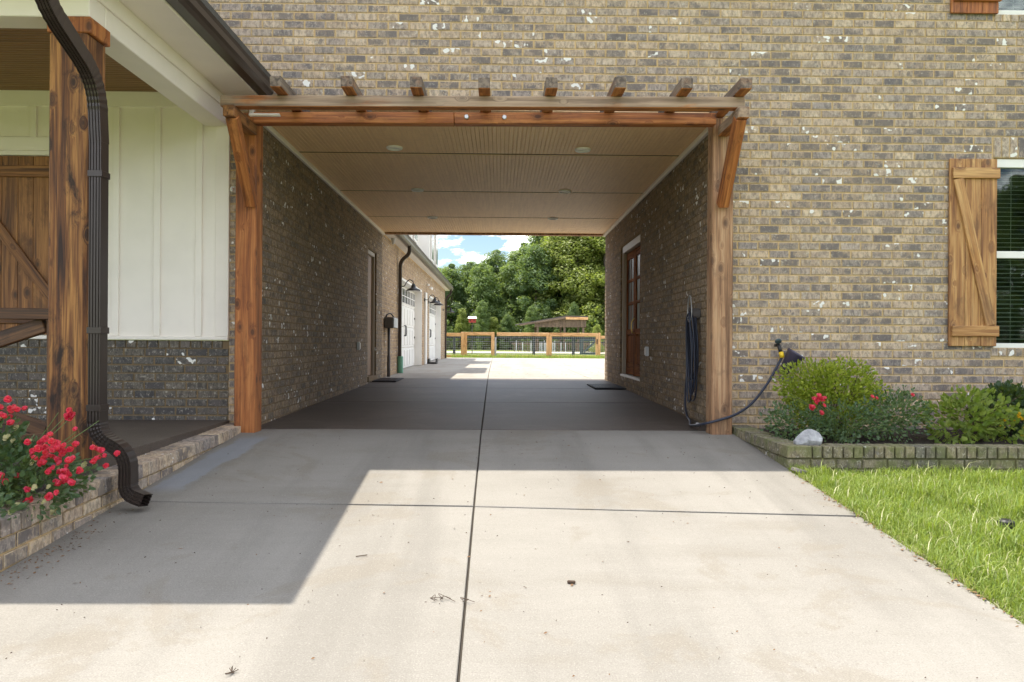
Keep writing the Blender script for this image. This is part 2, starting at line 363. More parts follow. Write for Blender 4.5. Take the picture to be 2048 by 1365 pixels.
m_grass = leaf_mat('grass_blade', (.145, .235, .033), (.29, .345, .075), .45)
m_straw = leaf_mat('dry_grass_blade', (.30, .31, .13), (.46, .44, .25), .3)
m_leaf_t = [leaf_mat('tree_leaf_dark', (.08, .145, .06), (.16, .23, .10), .5), leaf_mat('tree_leaf_mid', (.105, .18, .062), (.20, .27, .10), .5), leaf_mat('tree_leaf_yellow', (.17, .23, .052), (.30, .33, .085), .5)]
m_leaf_rose = leaf_mat('rose_leaf', (.05, .11, .05), (.12, .18, .08), .3, .38)
m_leaf_box = leaf_mat('privet_leaf', (.17, .25, .02), (.38, .42, .05), .42)
m_leaf_lan = leaf_mat('lantana_leaf', (.12, .20, .03), (.28, .34, .07), .42)
m_leaf_dk = leaf_mat('dark_shrub_leaf', (.02, .05, .02), (.045, .09, .04), .3)
m_petal = leaf_mat('crimson_petal', (.85, .012, .085), (.95, .14, .28), .3); m_petal_y = leaf_mat('yellow_petal', (.7, .38, .01), (.75, .5, .03), .3)
m_hip = leaf_mat('spent_bloom', (.45, .42, .2), (.55, .5, .28), .3)
m_stem = newmat('green_stem', (.10, .14, .04), .6); m_twig = newmat('brown_twig', (.07, .045, .03), .9); m_deadleaf = newmat('dry_leaf', (.18, .10, .05), .9)
g = G('bark', .95); n = g.noise(g.map(g.obj(), (6, 6, 1)), 3, 5); g.color(g.mix(n, (.05, .04, .03), (.15, .125, .1))); m_bark = g.m
def glass_mat():
    m = bpy.data.materials.new('window_glass'); m.use_nodes = True; t = m.node_tree; t.nodes.clear()
    o = t.nodes.new('ShaderNodeOutputMaterial'); a = t.nodes.new('ShaderNodeBsdfTransparent'); a.inputs[0].default_value = (.72, .78, .74, 1)
    b = t.nodes.new('ShaderNodeBsdfGlossy'); b.inputs['Roughness'].default_value = .02; x = t.nodes.new('ShaderNodeMixShader'); f = t.nodes.new('ShaderNodeFresnel'); f.inputs[0].default_value = 1.5
    t.links.new(f.outputs[0], x.inputs[0]); t.links.new(a.outputs[0], x.inputs[1]); t.links.new(b.outputs[0], x.inputs[2]); t.links.new(x.outputs[0], o.inputs[0]); return m
m_glass = glass_mat()

# ------------------------------------------------------------------ ground
def gz(y):
    if y < -3: return -.0815 * 10.11
    if y < 7.11: return -.0815 * (7.11 - y)
    if y < 7.3: return 0.
    if y < 15.7: return .011 * (y - 7.3)
    return .0924
def strips(name, xs, ys, dz, m, kind='structure', zf=gz):
    v = [(x, y, zf(y) + dz) for y in ys for x in xs]; n = len(xs); f = []
    for j in range(len(ys) - 1):
        for i in range(n - 1): f.append((j * n + i, j * n + i + 1, (j + 1) * n + i + 1, (j + 1) * n + i))
    o = mo(name, v, f, m); o['kind'] = kind; return o
strips('ground', [-600, -60, -12, 0, 12, 60, 600], [-600, -60, -3, 2, 7.11, 7.3, 15.7, 36, 60, 120, 900], -.03, m_ground)
strips('gravel_track', [-60, 60], [50, 57], -.012, m_gravel)

def xj(y):
    P = [(-10, -.10), (2.72, -.141), (4.83, -.161), (7.41, -.177), (18.2, -.27), (40, -.36)]
    for (a, xa), (b, xb) in zip(P, P[1:]):
        if a <= y <= b: return xa + (xb - xa) * (y - a) / (b - a)
    return -.1
drive = strips('driveway', [-2.5, 0, 2.262], [-6, -3, 7.11, 7.42], -.013, m_joint)
GAP = .006
def slab(parent, xl, xr, y0, y1, m, th=.07):
    """y0/y1 are functions of x or numbers; xl/xr functions of y or numbers"""
    f0 = y0 if callable(y0) else (lambda x: y0); f1 = y1 if callable(y1) else (lambda x: y1)
    g0 = xl if callable(xl) else (lambda y: xl); g1 = xr if callable(xr) else (lambda y: xr)
    ya, yb = f0(g0(0)), f1(g0(0)); brk = [b for b in (-3, 7.11, 7.3, 15.7) if ya + .05 < b < yb - .05]
    rows = []
    c = .004
    for y in [None] + brk + [1e9]:
        row = []
        for side in (0, 1):
            gx = g1 if side else g0; sgn = -1 if side else 1
            if y is None: yy = f0(gx(0)) + GAP * 2
            elif y == 1e9: yy = f1(gx(0)) - GAP * 2
            else: yy = y
            row.append((gx(yy) + sgn * GAP, yy))
        rows.append(row)
    v, f = [], []
    nr = len(rows)
    for k, ((a, ay), (b, by)) in enumerate(rows):
        e = c if k == 0 else (-c if k == nr - 1 else 0)
        for (x, y, dz) in ((a, ay, -th), (a, ay, -c), (a + c, ay + e, 0), (b - c, by + e, 0), (b, by, -c), (b, by, -th)): v.append((x, y, gz(y) + dz))
    for k in range(nr - 1):
        for j in range(5): p = k * 6 + j; f.append((p, p + 1, p + 7, p + 6)[::-1])
    f.append(tuple(range(6))); f.append(tuple(range((nr - 1) * 6, nr * 6))[::-1])
    f.append((2, 3, 4, 1)); 
    return mo('slab', v, f[:-1], m, parent)
jl = lambda x: 4.93 + (x + 2.46) * (4.833 - 4.93) / 2.3 if x < -.16 else 4.833 + (x + .161) * (4.647 - 4.833) / 2.41
for a, b in ((jl, 7.42), (1.9, jl), (-1.2, 1.9), (-5.9, -1.2)):
    slab(drive, -2.46, xj, a, b, m_conc); slab(drive, xj, 2.262, a, b, m_conc)
bw = strips('breezeway_floor', [-2.6, 0, 2.4], [7.42, 15.7], -.013, m_joint)
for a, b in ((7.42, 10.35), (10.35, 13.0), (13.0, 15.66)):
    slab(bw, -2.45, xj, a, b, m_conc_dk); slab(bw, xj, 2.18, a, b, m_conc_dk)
rd = strips('rear_driveway', [-2.9, 0, 9], [15.66, 34.9], -.013, m_joint)
for a, b in ((15.66, 19.6), (19.6, 25), (25, 30), (30, 34.8)):
    slab(rd, -2.72, xj, a, b, m_conc_far); slab(rd, xj, 1.93, a, b, m_conc_far); slab(rd, 1.93, 9, a, b, m_conc_far)

# ------------------------------------------------------------------ bricks
CP, BP, MJ = .0813, .203, .0115          # course pitch, brick pitch, joint
BD = .028
def brick_tpl(l, h, rg):
    e, c = .0065, .003; j = lambda s=.0018: rg.uniform(-s, s); v = []
    for (a, b) in ((-1, -1), (1, -1), (1, 1), (-1, 1)): v.append((a * (l / 2 - e) + j(), j(.001), b * (h / 2 - e) + j()))
    for (a, b) in ((-1, -1), (1, -1), (1, 1), (-1, 1)): v.append((a * l / 2 + j(), c + j(.001), b * h / 2 + j()))
    for (a, b) in ((-1, -1), (1, -1), (1, 1), (-1, 1)): v.append((a * l / 2, BD, b * h / 2))
    f = [(0, 1, 2, 3)]
    for k in range(4):
        k2 = (k + 1) % 4; f += [(4 + k, 4 + k2, k2, k), (8 + k, 8 + k2, 4 + k2, 4 + k)]
    return v, f
RIM = [0, 1, 0, 1, 0, 1, 0, 1, 0]
_bm = {}
def brick_mesh(kind, l, h, m, rg):
    key = (kind, round(l, 2), round(h, 3), m.name, rg.randrange(5))
    if key not in _bm:
        rr = random.Random(hash(key[1:3]) + key[4])
        v, f = brick_tpl(key[1], key[2], rr) if kind == 'wall' else cbox(key[1], .19, key[2], .005, .0022, rr)
        _bm[key] = me_new('brick', v, f, m)
        if kind == 'wall': _bm[key].materials.append(rim_of[m.name]); _bm[key].polygons.foreach_set('material_index', RIM)
    return _bm[key]
def lay(thing, items, m, nmax=300):
    """items: (world matrix of the brick's face centre, kind, length, height)"""
    sc = []
    for it in items:
        Mw = it[0]; p = Mw.translation; x, y, d = proj(p); n = (Mw.to_3x3() @ Vector((0, -1, 0)))
        vis = -40 < x < 2088 and -30 < y < 1395 and d > .3
        cosn = max(.02, n.dot((CAM - p).normalized()))
        sc.append((it[2] * it[3] * cosn / d ** 2) if vis else 0)
    order = sorted(range(len(items)), key=lambda i: -sc[i]); rest = MB(); tones = []; mids = []
    rg = random.Random(len(items))
    for rank, i in enumerate(order):
        Mw, kind, l, h = items[i]
        if rank < nmax and sc[i] > 0:
            me = brick_mesh(kind, l, h, m, rg); o = bpy.data.objects.new('brick', me)
            link(o, thing, Mw @ Matrix.Translation((0, rg.uniform(-.0018, .0018), 0)) @ Matrix.Rotation(rg.uniform(-.004, .004), 4, 'Y'))
        else:
            if kind == 'wall': v, f = brick_tpl(l, h, rg)
            else: v, f = cbox(l, .19, h, .005, .002, rg)
            rest.add(v, f, Mw); tones += [rg.random()] * len(f); mids += RIM if kind == 'wall' else [0] * len(f)
    if rest.v:
        o = rest.obj('bricks', m, thing); o['kind'] = 'stuff'; o.data.materials.append(rim_of[m.name]); o.data.polygons.foreach_set('material_index', mids)
        a = o.data.attributes.new('tone', 'FLOAT', 'FACE'); a.data.foreach_set('value', tones)
def course(u0, u1, v, holes, phase, pitch=BP, h=None, rg=rnd):
    """brick intervals of one course, minus holes"""
    iv = [(u0, u1)]
    for (a, b, c, d) in holes:
        if c < v < d:
            nv = []
            for (p, q) in iv:
                if b <= p or a >= q: nv.append((p, q)); continue
                if p < a: nv.append((p, a))
                if b < q: nv.append((b, q))
            iv = nv
    o = []
    for (p, q) in iv:
        k = math.floor((p - phase) / pitch)
        while True:
            s = phase + k * pitch + MJ / 2; e = s + pitch - MJ; s2, e2 = max(s, p), min(e, q)
            if s >= q: break
            if e2 - s2 > .028: o.append(((s2 + e2) / 2, e2 - s2))
            k += 1
    return o
def wall_bricks(Mf, u0, u1, v0, v1, holes=(), seed=1, slope=0):
    rg = random.Random(seed); items = []; n = int(round((v1 - v0) / CP))
    for k in range(n):
        v = v0 + (k + .5) * CP; ph = (k % 2) * BP / 2 + rg.uniform(-.012, .012)
        for (uc, l) in course(u0, u1, v, holes, ph):
            items.append((Mf @ Matrix.Translation((uc, 0, v)), 'wall', l, CP - MJ))
    return items
def backing(name, Mf, u0, u1, v0, v1, holes, m, thick=.12, rec=.007):
    us = sorted({u0, u1, *[min(max(x, u0), u1) for h in holes for x in h[:2]]}); vs_ = sorted({v0, v1, *[min(max(x, v0), v1) for h in holes for x in h[2:]]})
    b = MB()
    for i in range(len(vs_) - 1):
        run = None
        for j in range(len(us) - 1):
            uc, vc = (us[j] + us[j + 1]) / 2, (vs_[i] + vs_[i + 1]) / 2
            solid = not any(h[0] < uc < h[1] and h[2] < vc < h[3] for h in holes)
            if solid: run = [us[j] if run is None else run[0], us[j + 1]]
            if run and (not solid or j == len(us) - 2):
                b.box(run[0], run[1], rec, thick, vs_[i], vs_[i + 1], 0.0001); run = None
    o = mo(name, b.v, b.f, m, None, Mf); return o
def face_m(x, y, z, rz): return Matrix.Translation((x, y, z)) @ Matrix.Rotation(R(rz), 4, 'Z')

XL, XR, Y0, YE, ZC = -2.46, 2.19, 7.32, 15.66, 3.13
ZT = 5.55
# main front wall
F = face_m(0, Y0, 0, 0)
holes = [(XL, XR, -1, ZC + .02), (-9, -2.63, -1, 3.34), (4.86, 6.2, .842, 2.715), (4.86, 6.2, 4.13, 5.3)]
front = backing('brick_front_wall', F, -9, 9, -.25, ZT, holes, m_mortar)
tag(front, 'tall grey brick house front around the driveway opening, with white paint flecks', 'wall')
bh = holes + [(4.84, 6.3, 2.71, 2.93), (4.84, 6.3, .75, .845), (4.84, 6.3, 4.05, 4.14)]
it = wall_bricks(F, -5.2, 7.5, -.244, ZT, bh, 3)
for (v, h, a, b) in ((2.82, .20, 4.86, 6.25), (.80, .08, 4.84, 6.25), (4.095, .07, 4.86, 6.25)):
    u = a
    while u < b: it.append((F @ Matrix.Translation((u + .036, -.004 if h < .1 else 0, v)), 'wall', .0715, h)); u += CP
lay(front, it, m_brick)
# porch wainscot
pw = backing('porch_brick_wall', F, -9, -2.632, -.1, .868, [], m_mortar_shade)
tag(pw, 'low shade-toned brick wall under the cream siding of the porch', 'wall')
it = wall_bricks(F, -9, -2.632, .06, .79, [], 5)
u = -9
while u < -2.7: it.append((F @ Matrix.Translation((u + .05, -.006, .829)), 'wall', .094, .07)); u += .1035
lay(pw, it, m_brick_shade)
# breezeway side walls
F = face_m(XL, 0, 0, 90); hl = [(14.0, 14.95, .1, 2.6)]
lw = backing('breezeway_brick_wall', F, Y0 + .13, YE, -.1, ZC + .1, hl, m_mortar_shade)
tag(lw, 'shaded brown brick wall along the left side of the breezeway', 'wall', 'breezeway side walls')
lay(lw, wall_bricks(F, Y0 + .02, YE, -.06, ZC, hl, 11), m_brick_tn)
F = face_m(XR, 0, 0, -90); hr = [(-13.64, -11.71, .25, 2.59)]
rw = backing('breezeway_brick_wall', F, -YE, -Y0 - .13, -.1, ZC + .1, hr, m_mortar_shade)
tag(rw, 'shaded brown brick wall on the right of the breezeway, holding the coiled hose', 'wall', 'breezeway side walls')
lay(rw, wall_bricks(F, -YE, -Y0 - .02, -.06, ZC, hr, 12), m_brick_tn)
# garage wing wall
F = face_m(XL, 0, 0, 90); hg = [(18.45, 23.5, -1, 2.45), (26.0, 31.0, -1, 2.45)]
gw = backing('garage_brick_wall', F, YE, 33.5, -.1, ZC, hg, m_mortar)
tag(gw, 'tan brick garage wall behind the breezeway, with two white doors', 'wall')
lay(gw, wall_bricks(F, YE, 33.5, .09, ZC, hg, 13), m_brick_garage, 150)
box('end_wall', -9, XL - .002, 33.38, 33.5, -.1, ZC, m_mortar, gw)

# sloping curb of the porch bed
SL = .0225
Mt = Matrix.Translation((-2.45, 7.3, .068)) @ Matrix.Rotation(R(90), 4, 'Z') @ Matrix.Rotation(-math.atan(SL), 4, 'Y')
b = MB(); b.box(-7, .0, .010, .15, -.5, -.008, .001); b.box(-7, 0, .009, .185, -.095, -.006, .001)
cb = mo('brick_curb', b.v, b.f, m_mortar, None, Mt)
tag(cb, 'low sloping brick curb between the porch bed and the driveway', 'curb')
it = []
u = -7
while u < -.05: it.append((Mt @ Matrix.Translation((u + .036, .095 - .012, -.0455)), 'cap', .0715, .091)); u += CP
for k in range(4):
    for (uc, l) in course(-7, 0, 0, [], (k % 2) * .1): it.append((Mt @ Matrix.Translation((uc, 0, -.096 - (k + .5) * CP)), 'wall', l, CP - MJ))
lay(cb, it, m_brick_garage if False else m_brick)
# planter box on the right
b = MB(); b.box(2.26, 8, 5.84, 6.0, -.4, -.025, .001); b.box(2.26, 2.43, 6.002, 7.31, -.4, -.023, .001)
b.box(2.262, 8, 5.842, 6.02, -.03, .064, .001); b.box(2.262, 2.44, 6.022, 7.31, -.03, .062, .001)
pl = b.obj('brick_planter', m_mortar_moss); tag(pl, 'mossy low brick planter wall beside the driveway, under the shrubs', 'planter')
F1 = face_m(0, 5.83, 0, 0); F2 = face_m(2.25, 0, 0, -90); it = []
it.append((F1 @ Matrix.Translation((2.345, .085, .025)), 'cap', .19, .09))
u = 2.4505
while u < 7.9: it.append((F1 @ Matrix.Translation((u + .036, .083, .025)), 'cap', .0715, .09)); u += CP
u = -7.3
while u < -6.06: it.append((F2 @ Matrix.Translation((u + .036, .083, .025)), 'cap', .0715, .09)); u += CP
for k in range(4):
    v = -.027 - (k + .5) * CP
    for (uc, l) in course(2.252, 8, v, [], (k % 2) * .1): it.append((F1 @ Matrix.Translation((uc, 0, v)), 'wall', l, CP - MJ))
    for (uc, l) in course(-7.3, -5.84, v, [], (k % 2) * .1 + .05): it.append((F2 @ Matrix.Translation((uc, 0, v)), 'wall', l, CP - MJ))
lay(pl, it, m_brick_moss)
def soil(name, x0, x1, y0, y1, z, seed):
    rg = random.Random(seed); nx, ny = max(2, int((x1 - x0) / .06)), max(2, int((y1 - y0) / .06)); v, f = [], []
    for j in range(ny + 1):
        for i in range(nx + 1): v.append((x0 + (x1 - x0) * i / nx, y0 + (y1 - y0) * j / ny, (z(y0 + (y1 - y0) * j / ny) if callable(z) else z) + rg.uniform(-.012, .014)))
    for j in range(ny):
        for i in range(nx): p = j * (nx + 1) + i; f.append((p, p + 1, p + nx + 2, p + nx + 1))
    o = mo(name, v, f, m_soil, smooth=True); o['kind'] = 'structure'
soil('planter_soil', 2.43, 8, 6.01, Y0 + .01, .035, 1)
soil('porch_bed_soil', -6, -2.62, 1.5, 4.72, lambda y: .0 - SL * (7.3 - y), 2)

# ------------------------------------------------------------------ house shell
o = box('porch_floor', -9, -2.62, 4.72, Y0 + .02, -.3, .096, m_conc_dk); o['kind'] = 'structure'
ce = empty('breezeway_ceiling', (0, 11.5, ZC), 'tan beadboard breezeway ceiling in four panels with white edge trim', 'ceiling')
def bead_panel(x0, x1, y0, y1, z, m, parent, name, axis='x', pitch=.0462, gw_=.008, gd=.005, up=.0065):
    """board with V grooves running along the other axis; faces down"""
    a0, a1, b0, b1 = (x0, x1, y0, y1) if axis == 'x' else (y0, y1, x0, x1)
    pr = [(a0, 0)]; a = a0 + pitch / 2
    while a < a1 - gw_: pr += [(a - gw_ / 2, 0), (a, gd), (a + gw_ / 2, 0)]; a += pitch
    pr.append((a1, 0)); n = len(pr); v, f = [], []
    for b in (b0, b1):
        for (a, dz) in pr: v.append((a, b, z + dz) if axis == 'x' else (b, a, z + dz))
    for b in (b0, b1):
        for a in (a0, a1): v.append((a, b, z + up) if axis == 'x' else (b, a, z + up))
    for k in range(n - 1): f.append((k, n + k, n + k + 1, k + 1))
    t = 2 * n; f += [(t, t + 1, t + 3, t + 2), (0, n - 1, t + 1, t), (n, t + 2, t + 3, 2 * n - 1), (0, t, t + 2, n), (n - 1, 2 * n - 1, t + 3, t + 1)]
    return mo(name, v, f, m, parent)
for a, b in ((7.33, 9.015), (9.075, 11.315), (11.375, 13.655), (13.715, YE - .02)): bead_panel(XL + .03, XR - .03, a, b, ZC, m_bead, ce, 'ceiling_panel')
box('ceiling_backing', XL - .1, XR + .1, 7.45, YE, ZC + .032, ZC + .2, m_joint, ce)
for x0, x1 in ((XL + .001, XL + .05), (XR - .05, XR - .001)):
    box('edge_trim', x0, x1, 7.34, YE, ZC - .06, ZC - .002, m_cream, ce, .008)
box('rear_header', XL + .05, XR - .05, YE - .018, YE + .12, ZC - .035, ZC + .1, m_cedar_pale, ce)
# upper storey and roof (mostly out of frame; they shade the drive)
hb = empty('house_roof', (0, 11, ZT), 'main house roof with wide eaves above the brick front, above the picture', 'roof')
box('rear_upper_wall', -9, 9, YE, YE + .15, ZC + .1, ZT, m_brick_garage if False else m_mortar, hb)
box('end_wall', -9.2, -9.0, Y0, YE + .15, 0, ZT, m_mortar, hb); box('end_wall', 9.0, 9.2, Y0, YE + .15, 0, ZT, m_mortar, hb)
box('rear_lower_wall', XR + .125, 9, YE - .15, YE, -.1, ZC + .1, m_mortar, hb)
box('soffit', -9.6, 9.6, 6.79, 16.0, ZT, ZT + .16, m_cream, hb)
v = [(-9.6, 6.79, ZT + .17), (9.6, 6.79, ZT + .17), (9.6, 16.0, ZT + .17), (-9.6, 16.0, ZT + .17), (-6, 11.5, ZT + 2.2), (6, 11.5, ZT + 2.2)]
mo('roof_deck', v, [(0, 1, 5, 4), (1, 2, 5), (2, 3, 4, 5), (3, 0, 4), (3, 2, 1, 0)], m_roof, hb)

# ------------------------------------------------------------------ porch
sw = empty('board_and_batten_wall', (-4.5, Y0, .87), 'cream board and batten siding on the porch wall above the shade-toned brick', 'wall')
us = [-9, -8.2, -7.4, -6.6, -5.8, -5.0, -4.517, -3.7215, -3.324, -2.923]
for a, b in zip(us, us[1:] + [-2.66]): box('panel', a + .001, b - .001, Y0 + .004, Y0 + .05, .905, 3.3, m_cream, sw, .001)
for u in us[6:]: box('batten', u - .032, u + .032, Y0 - .016, Y0 + .004, .908, 3.119, m_cream, sw, .004)
box('corner_trim', -2.76, -2.63, Y0 - .02, Y0 + .06, .908, 3.119, m_cream, sw, .004)
box('frieze_board', -9, -2.63, Y0 - .02, Y0 + .003, 3.12, 3.27, m_cream, sw, .004)
box('sill_trim', -9, -2.628, Y0 - .035, Y0 + .05, .870, .906, m_cream, sw, .006)
box('window_head', -9, -4.2, Y0 - .024, Y0 + .002, 2.685, 2.82, m_cream, sw, .004)
box('head_cap', -9, -4.18, Y0 - .045, Y0 + .002, 2.637, 2.684, m_cream, sw, .006)
def shutter(loc, xs, z0, z1, bars, diag, m, label, planks_y=7.30):
    t = empty('shutter', loc, label, 'shutter', 'cedar window shutters')
    for a, b in zip(xs, xs[1:]): beam('plank', ((a + b) / 2, Y0 - .026, z0), ((a + b) / 2, Y0 - .026, z1), b - a - .003, .024, m, t, (1, 0, 0), .003)
    for (za, zb) in bars: beam('rail', (xs[0] + .02, Y0 - .052, (za + zb) / 2), (xs[-1] + .012, Y0 - .052, (za + zb) / 2), .026, zb - za, m, t, (0, 1, 0), .004)
    (xa, za), (xb, zb) = diag; beam('diagonal_brace', (xa, Y0 - .0505, za), (xb, Y0 - .0505, zb), .022, .098, m, t, (0, 1, 0), .004)
    return t
s1 = shutter((4.64, 7.29, .86), [4.399, 4.557, 4.711, 4.872], .857, 2.695, [(2.50, 2.605), (.953, 1.057)], ((4.475, 2.495), (4.805, 1.062)), m_shutter, 'golden cedar shutter with a Z brace beside the lower right window')
s2 = shutter((4.64, 7.29, 4.12), [4.405, 4.562, 4.716, 4.876], 4.125, 5.32, [(4.235, 4.34), (5.1, 5.2)], ((4.48, 5.095), (4.81, 4.345)), m_cedar, 'reddish cedar shutter beside the upstairs window, cut by the picture top')
s3 = shutter((-4.7, 7.29, .93), [-5.255, -5.1, -4.947, -4.795, -4.64, -4.492, -4.345, -4.195], .915, 2.63, [(2.425, 2.535), (1.02, 1.12)], ((-5.18, 2.42), (-4.20, 1.13)), m_cedar_porch, 'dark stained cedar shutter on the porch wall behind the thick post')
# porch roof
pr = empty('porch_roof', (-5, 6, 3.2), 'cream porch roof edge with boxed beams and soffit, left of the opening', 'roof')
box('front_beam', -9, -2.65, 4.86, 5.06, 2.945, 3.28, m_cream, pr, .006); box('side_beam', -2.87, -2.65, 5.061, Y0 - .001, 2.942, 3.28, m_cream, pr, .006)
box('beam_trim', -2.648, -2.632, 4.846, Y0 - .03, 3.09, 3.205, m_cream, pr, .003)
bead_panel(-9, -2.872, 5.062, Y0 - .022, 3.266, m_porchceil, pr, 'porch_ceiling', axis='y', pitch=.05)
box('soffit', -2.649, -2.335, 4.862, Y0 - .002, 3.206, 3.226, m_cream, pr); box('front_soffit', -9, -2.335, 4.20, 4.858, 3.207, 3.225, m_cream, pr)
box('fascia', -2.334, -2.314, 4.18, Y0 - .002, 3.19, 3.34, m_cream, pr); box('front_fascia', -9, -2.335, 4.18, 4.199, 3.19, 3.34, m_cream, pr)
v = [(-2.2, 4.04, 3.352), (-2.2, Y0 - .005, 3.352), (-9, 4.04, 3.352), (-5.48, Y0 - .005, 4.83), (-9, Y0 - .005, 4.83)]
v += [(x, y, z + .05) for x, y, z in v]
mo('roof_deck', v, [(5, 6, 8), (5, 8, 9, 7), (0, 3, 1), (0, 2, 4, 3), (0, 1, 6, 5), (2, 0, 5, 7)], m_roof, pr)
KP = [(0, 0), (.085, 0), (.10, .03), (.118, .05), (.118, .10), (.13, .125), (.118, .125), (.11, .105), (.105, .05), (.08, .008), (.006, .008), (.006, .125), (0, .125)]
def gutter(name, p0, p1, outw, m, label):
    Mx = Vector(outw); v, f = [], []; n = len(KP)
    for p in (p0, p1):
        for (a, z) in KP: v.append(tuple(Vector(p) + Mx * a + Vector((0, 0, z))))
    for k in range(n): f.append((k, (k + 1) % n, n + (k + 1) % n, n + k))
    f += [tuple(range(n)), tuple(range(n, 2 * n))]
    me = me_new(name, v, f, m); import bmesh
    bm = bmesh.new(); bm.from_mesh(me); bmesh.ops.recalc_face_normals(bm, faces=bm.faces); bm.to_mesh(me); bm.free()
    return tag(link(bpy.data.objects.new(name, me)), label, 'gutter')
gutter('gutter', (-2.312, 4.05, 3.205), (-2.312, Y0 - .06, 3.205), (1, 0, 0), m_bronze, 'dark brown gutter along the porch eave, running back to the brick')
gutter('gutter', (-9, 4.178, 3.207), (-2.31, 4.178, 3.207), (0, -1, 0), m_bronze, 'dark brown gutter along the front porch eave, above the picture')
# porch post, collar, railing
pp = empty('porch_post', (-2.77, 4.93, .09), 'thick dark rough sawn timber post at the porch corner, beside the downspout', 'post')
beam('post', (-2.775, 4.955, .09), (-2.775, 4.955, 2.84), .245, .245, m_cedar_dk, pp, (1, 0, 0), .014, .004)
box('collar', -2.912, -2.632, 4.842, 5.09, 2.838, 2.943, m_cedar, pp, .006)
pr2 = empty('porch_railing', (-3.3, 5.02, .09), 'dark cedar porch railing with a diagonal brace left of the thick post', 'railing')
beam('post', (-2.955, 5.06, .09), (-2.955, 5.06, 1.0), .1, .09, m_rail, pr2, (1, 0, 0)); beam('post', (-5.2, 5.06, .09), (-5.2, 5.06, 1.0), .1, .09, m_rail, pr2, (1, 0, 0))
beam('top_rail', (-5.3, 5.04, 1.04), (-2.9, 5.04, 1.04), .13, .075, m_rail, pr2, (0, 1, 0)); beam('bottom_rail', (-5.15, 5.06, .2), (-3.006, 5.06, .2), .06, .085, m_rail, pr2, (0, 1, 0))
beam('diagonal_brace', (-5.12, 5.05, .26), (-3.03, 5.05, .97), .05, .10, m_rail, pr2, (0, 1, 0)); beam('diagonal_brace', (-5.12, 5.075, .97), (-3.03, 5.075, .26), .045, .10, m_rail, pr2, (0, 1, 0))

def rib_profile(w, d):
    """rectangular pipe, ribs on both wide faces; x along w, y along d"""
    p = []; n = 4
    for s in (-1, 1):
        q = []
        for k in range(n):
            a = -w / 2 + w * (k + .5) / n; e = w / n * .22; q += [(a - e, d / 2), (a - e * .6, d / 2 - .006), (a + e * .6, d / 2 - .006), (a + e, d / 2)]
        q = [(-w / 2, d / 2)] + q + [(w / 2, d / 2)]
        p += q[::-1] if s > 0 else [(-x, -y) for x, y in q][::-1]
    return p
def sm(path, bend, amp=.04): return [1 + (amp if (i % 2 and bb) else (-amp * .3 if bb else 0)) for i, bb in enumerate(bend)]
ds = empty('downspout', (-2.5, 4.75, -.1), 'ribbed dark brown downspout beside the thick porch post, kicking out over the curb', 'downspout')
path, bend = fillet([(-2.53, 4.115, 3.22), (-2.53, 4.115, 2.78), (-2.515, 4.70, 2.48), (-2.508, 4.72, 2.10)], .26, 16)
v, f = sweep(path, rib_profile(.075, .095), (1, 0, 0), sm(path, bend)); mo('upper_elbow', v, f, m_bronze, ds)
v, f = sweep([(-2.508, 4.72, 2.16), (-2.508, 4.72, .42)], rib_profile(.072, .092), (1, 0, 0)); mo('pipe', v, f, m_bronze, ds)
path, bend = fillet([(-2.508, 4.72, .47), (-2.508, 4.72, .27), (-2.315, 4.72, .17), (-2.315, 4.72, -.085), (-2.195, 4.70, -.125)], .13, 14)
v, f = sweep(path, rib_profile(.078, .097), (1, 0, 0), sm(path, bend), False); mo('kick_out', v, f, m_bronze, ds)
for z in (.45, .93, 1.9): box('strap', -2.552, -2.464, 4.668, 4.772, z - .02, z + .02, m_bronze, ds, .002)

# ------------------------------------------------------------------ pergola over the opening
pg = empty('pergola', (0, 6.9, 0), 'cedar pergola across the opening with two posts and eight rafter tails', 'pergola')
tz = lambda x: .0077 * x
beam('post', (-2.405, 7.212, -.02), (-2.405, 7.212, 3.02), .2, .2, m_cedar, pg, (1, 0, 0), .012, .003)
beam('post', (2.12, 7.212, -.02), (2.12, 7.212, 3.02), .2, .2, m_cedar_pale, pg, (1, 0, 0), .012, .003)
for x, m in ((-2.352, m_cedar_porch), (2.113, m_cedar_grey)):
    beam('arm', (x, 6.50, 2.872 + tz(x)), (x, 7.11, 2.872 + tz(x)), .1, .1, m, pg, (1, 0, 0), .008)
    beam('brace', (x - .01 * (1 if x > 0 else -1), 6.575, 2.84 + tz(x)), (x - .01 * (1 if x > 0 else -1), 7.085, 2.16 + tz(x)), .1, .1, m_cedar, pg, (1, 0, 0), .008)
beam('beam', (-2.443, 6.60, 2.971 + tz(-2.443)), (2.14, 6.60, 2.971 + tz(2.14)), .098, .1, m_cedar_grey, pg, (0, 0, 1), .006)
beam('lower_beam', (-2.303, 7.06, 2.963 + tz(-2.3)), (-.441, 7.06, 2.963 + tz(-.44)), .106, .115, m_cedar, pg, (0, 0, 1), .006)
beam('lower_beam', (-.439, 7.06, 2.963 + tz(-.44)), (2.018, 7.06, 2.963 + tz(2.0)), .106, .115, m_cedar, pg, (0, 0, 1), .006)
for x in (-1.905, -1.308, -.725, -.148, .427, 1.01, 1.58, 2.085):
    beam('rafter', (x, 6.36 + rnd.uniform(-.015, .015), 3.072 + tz(x)), (x, 7.318, 3.072 + tz(x)), .1, .098, m_rafter, pg, (1, 0, 0), .006)
for x in (-.325, .028):
    v, f = lathe([(.0, -.012), (.016, -.012), (.022, -.006), (.022, 0)], 16); mo('bolt', v, f, m_zinc, pg, Matrix.Translation((x, 7.001, 2.968)) @ Matrix.Rotation(R(-90), 4, 'X'))
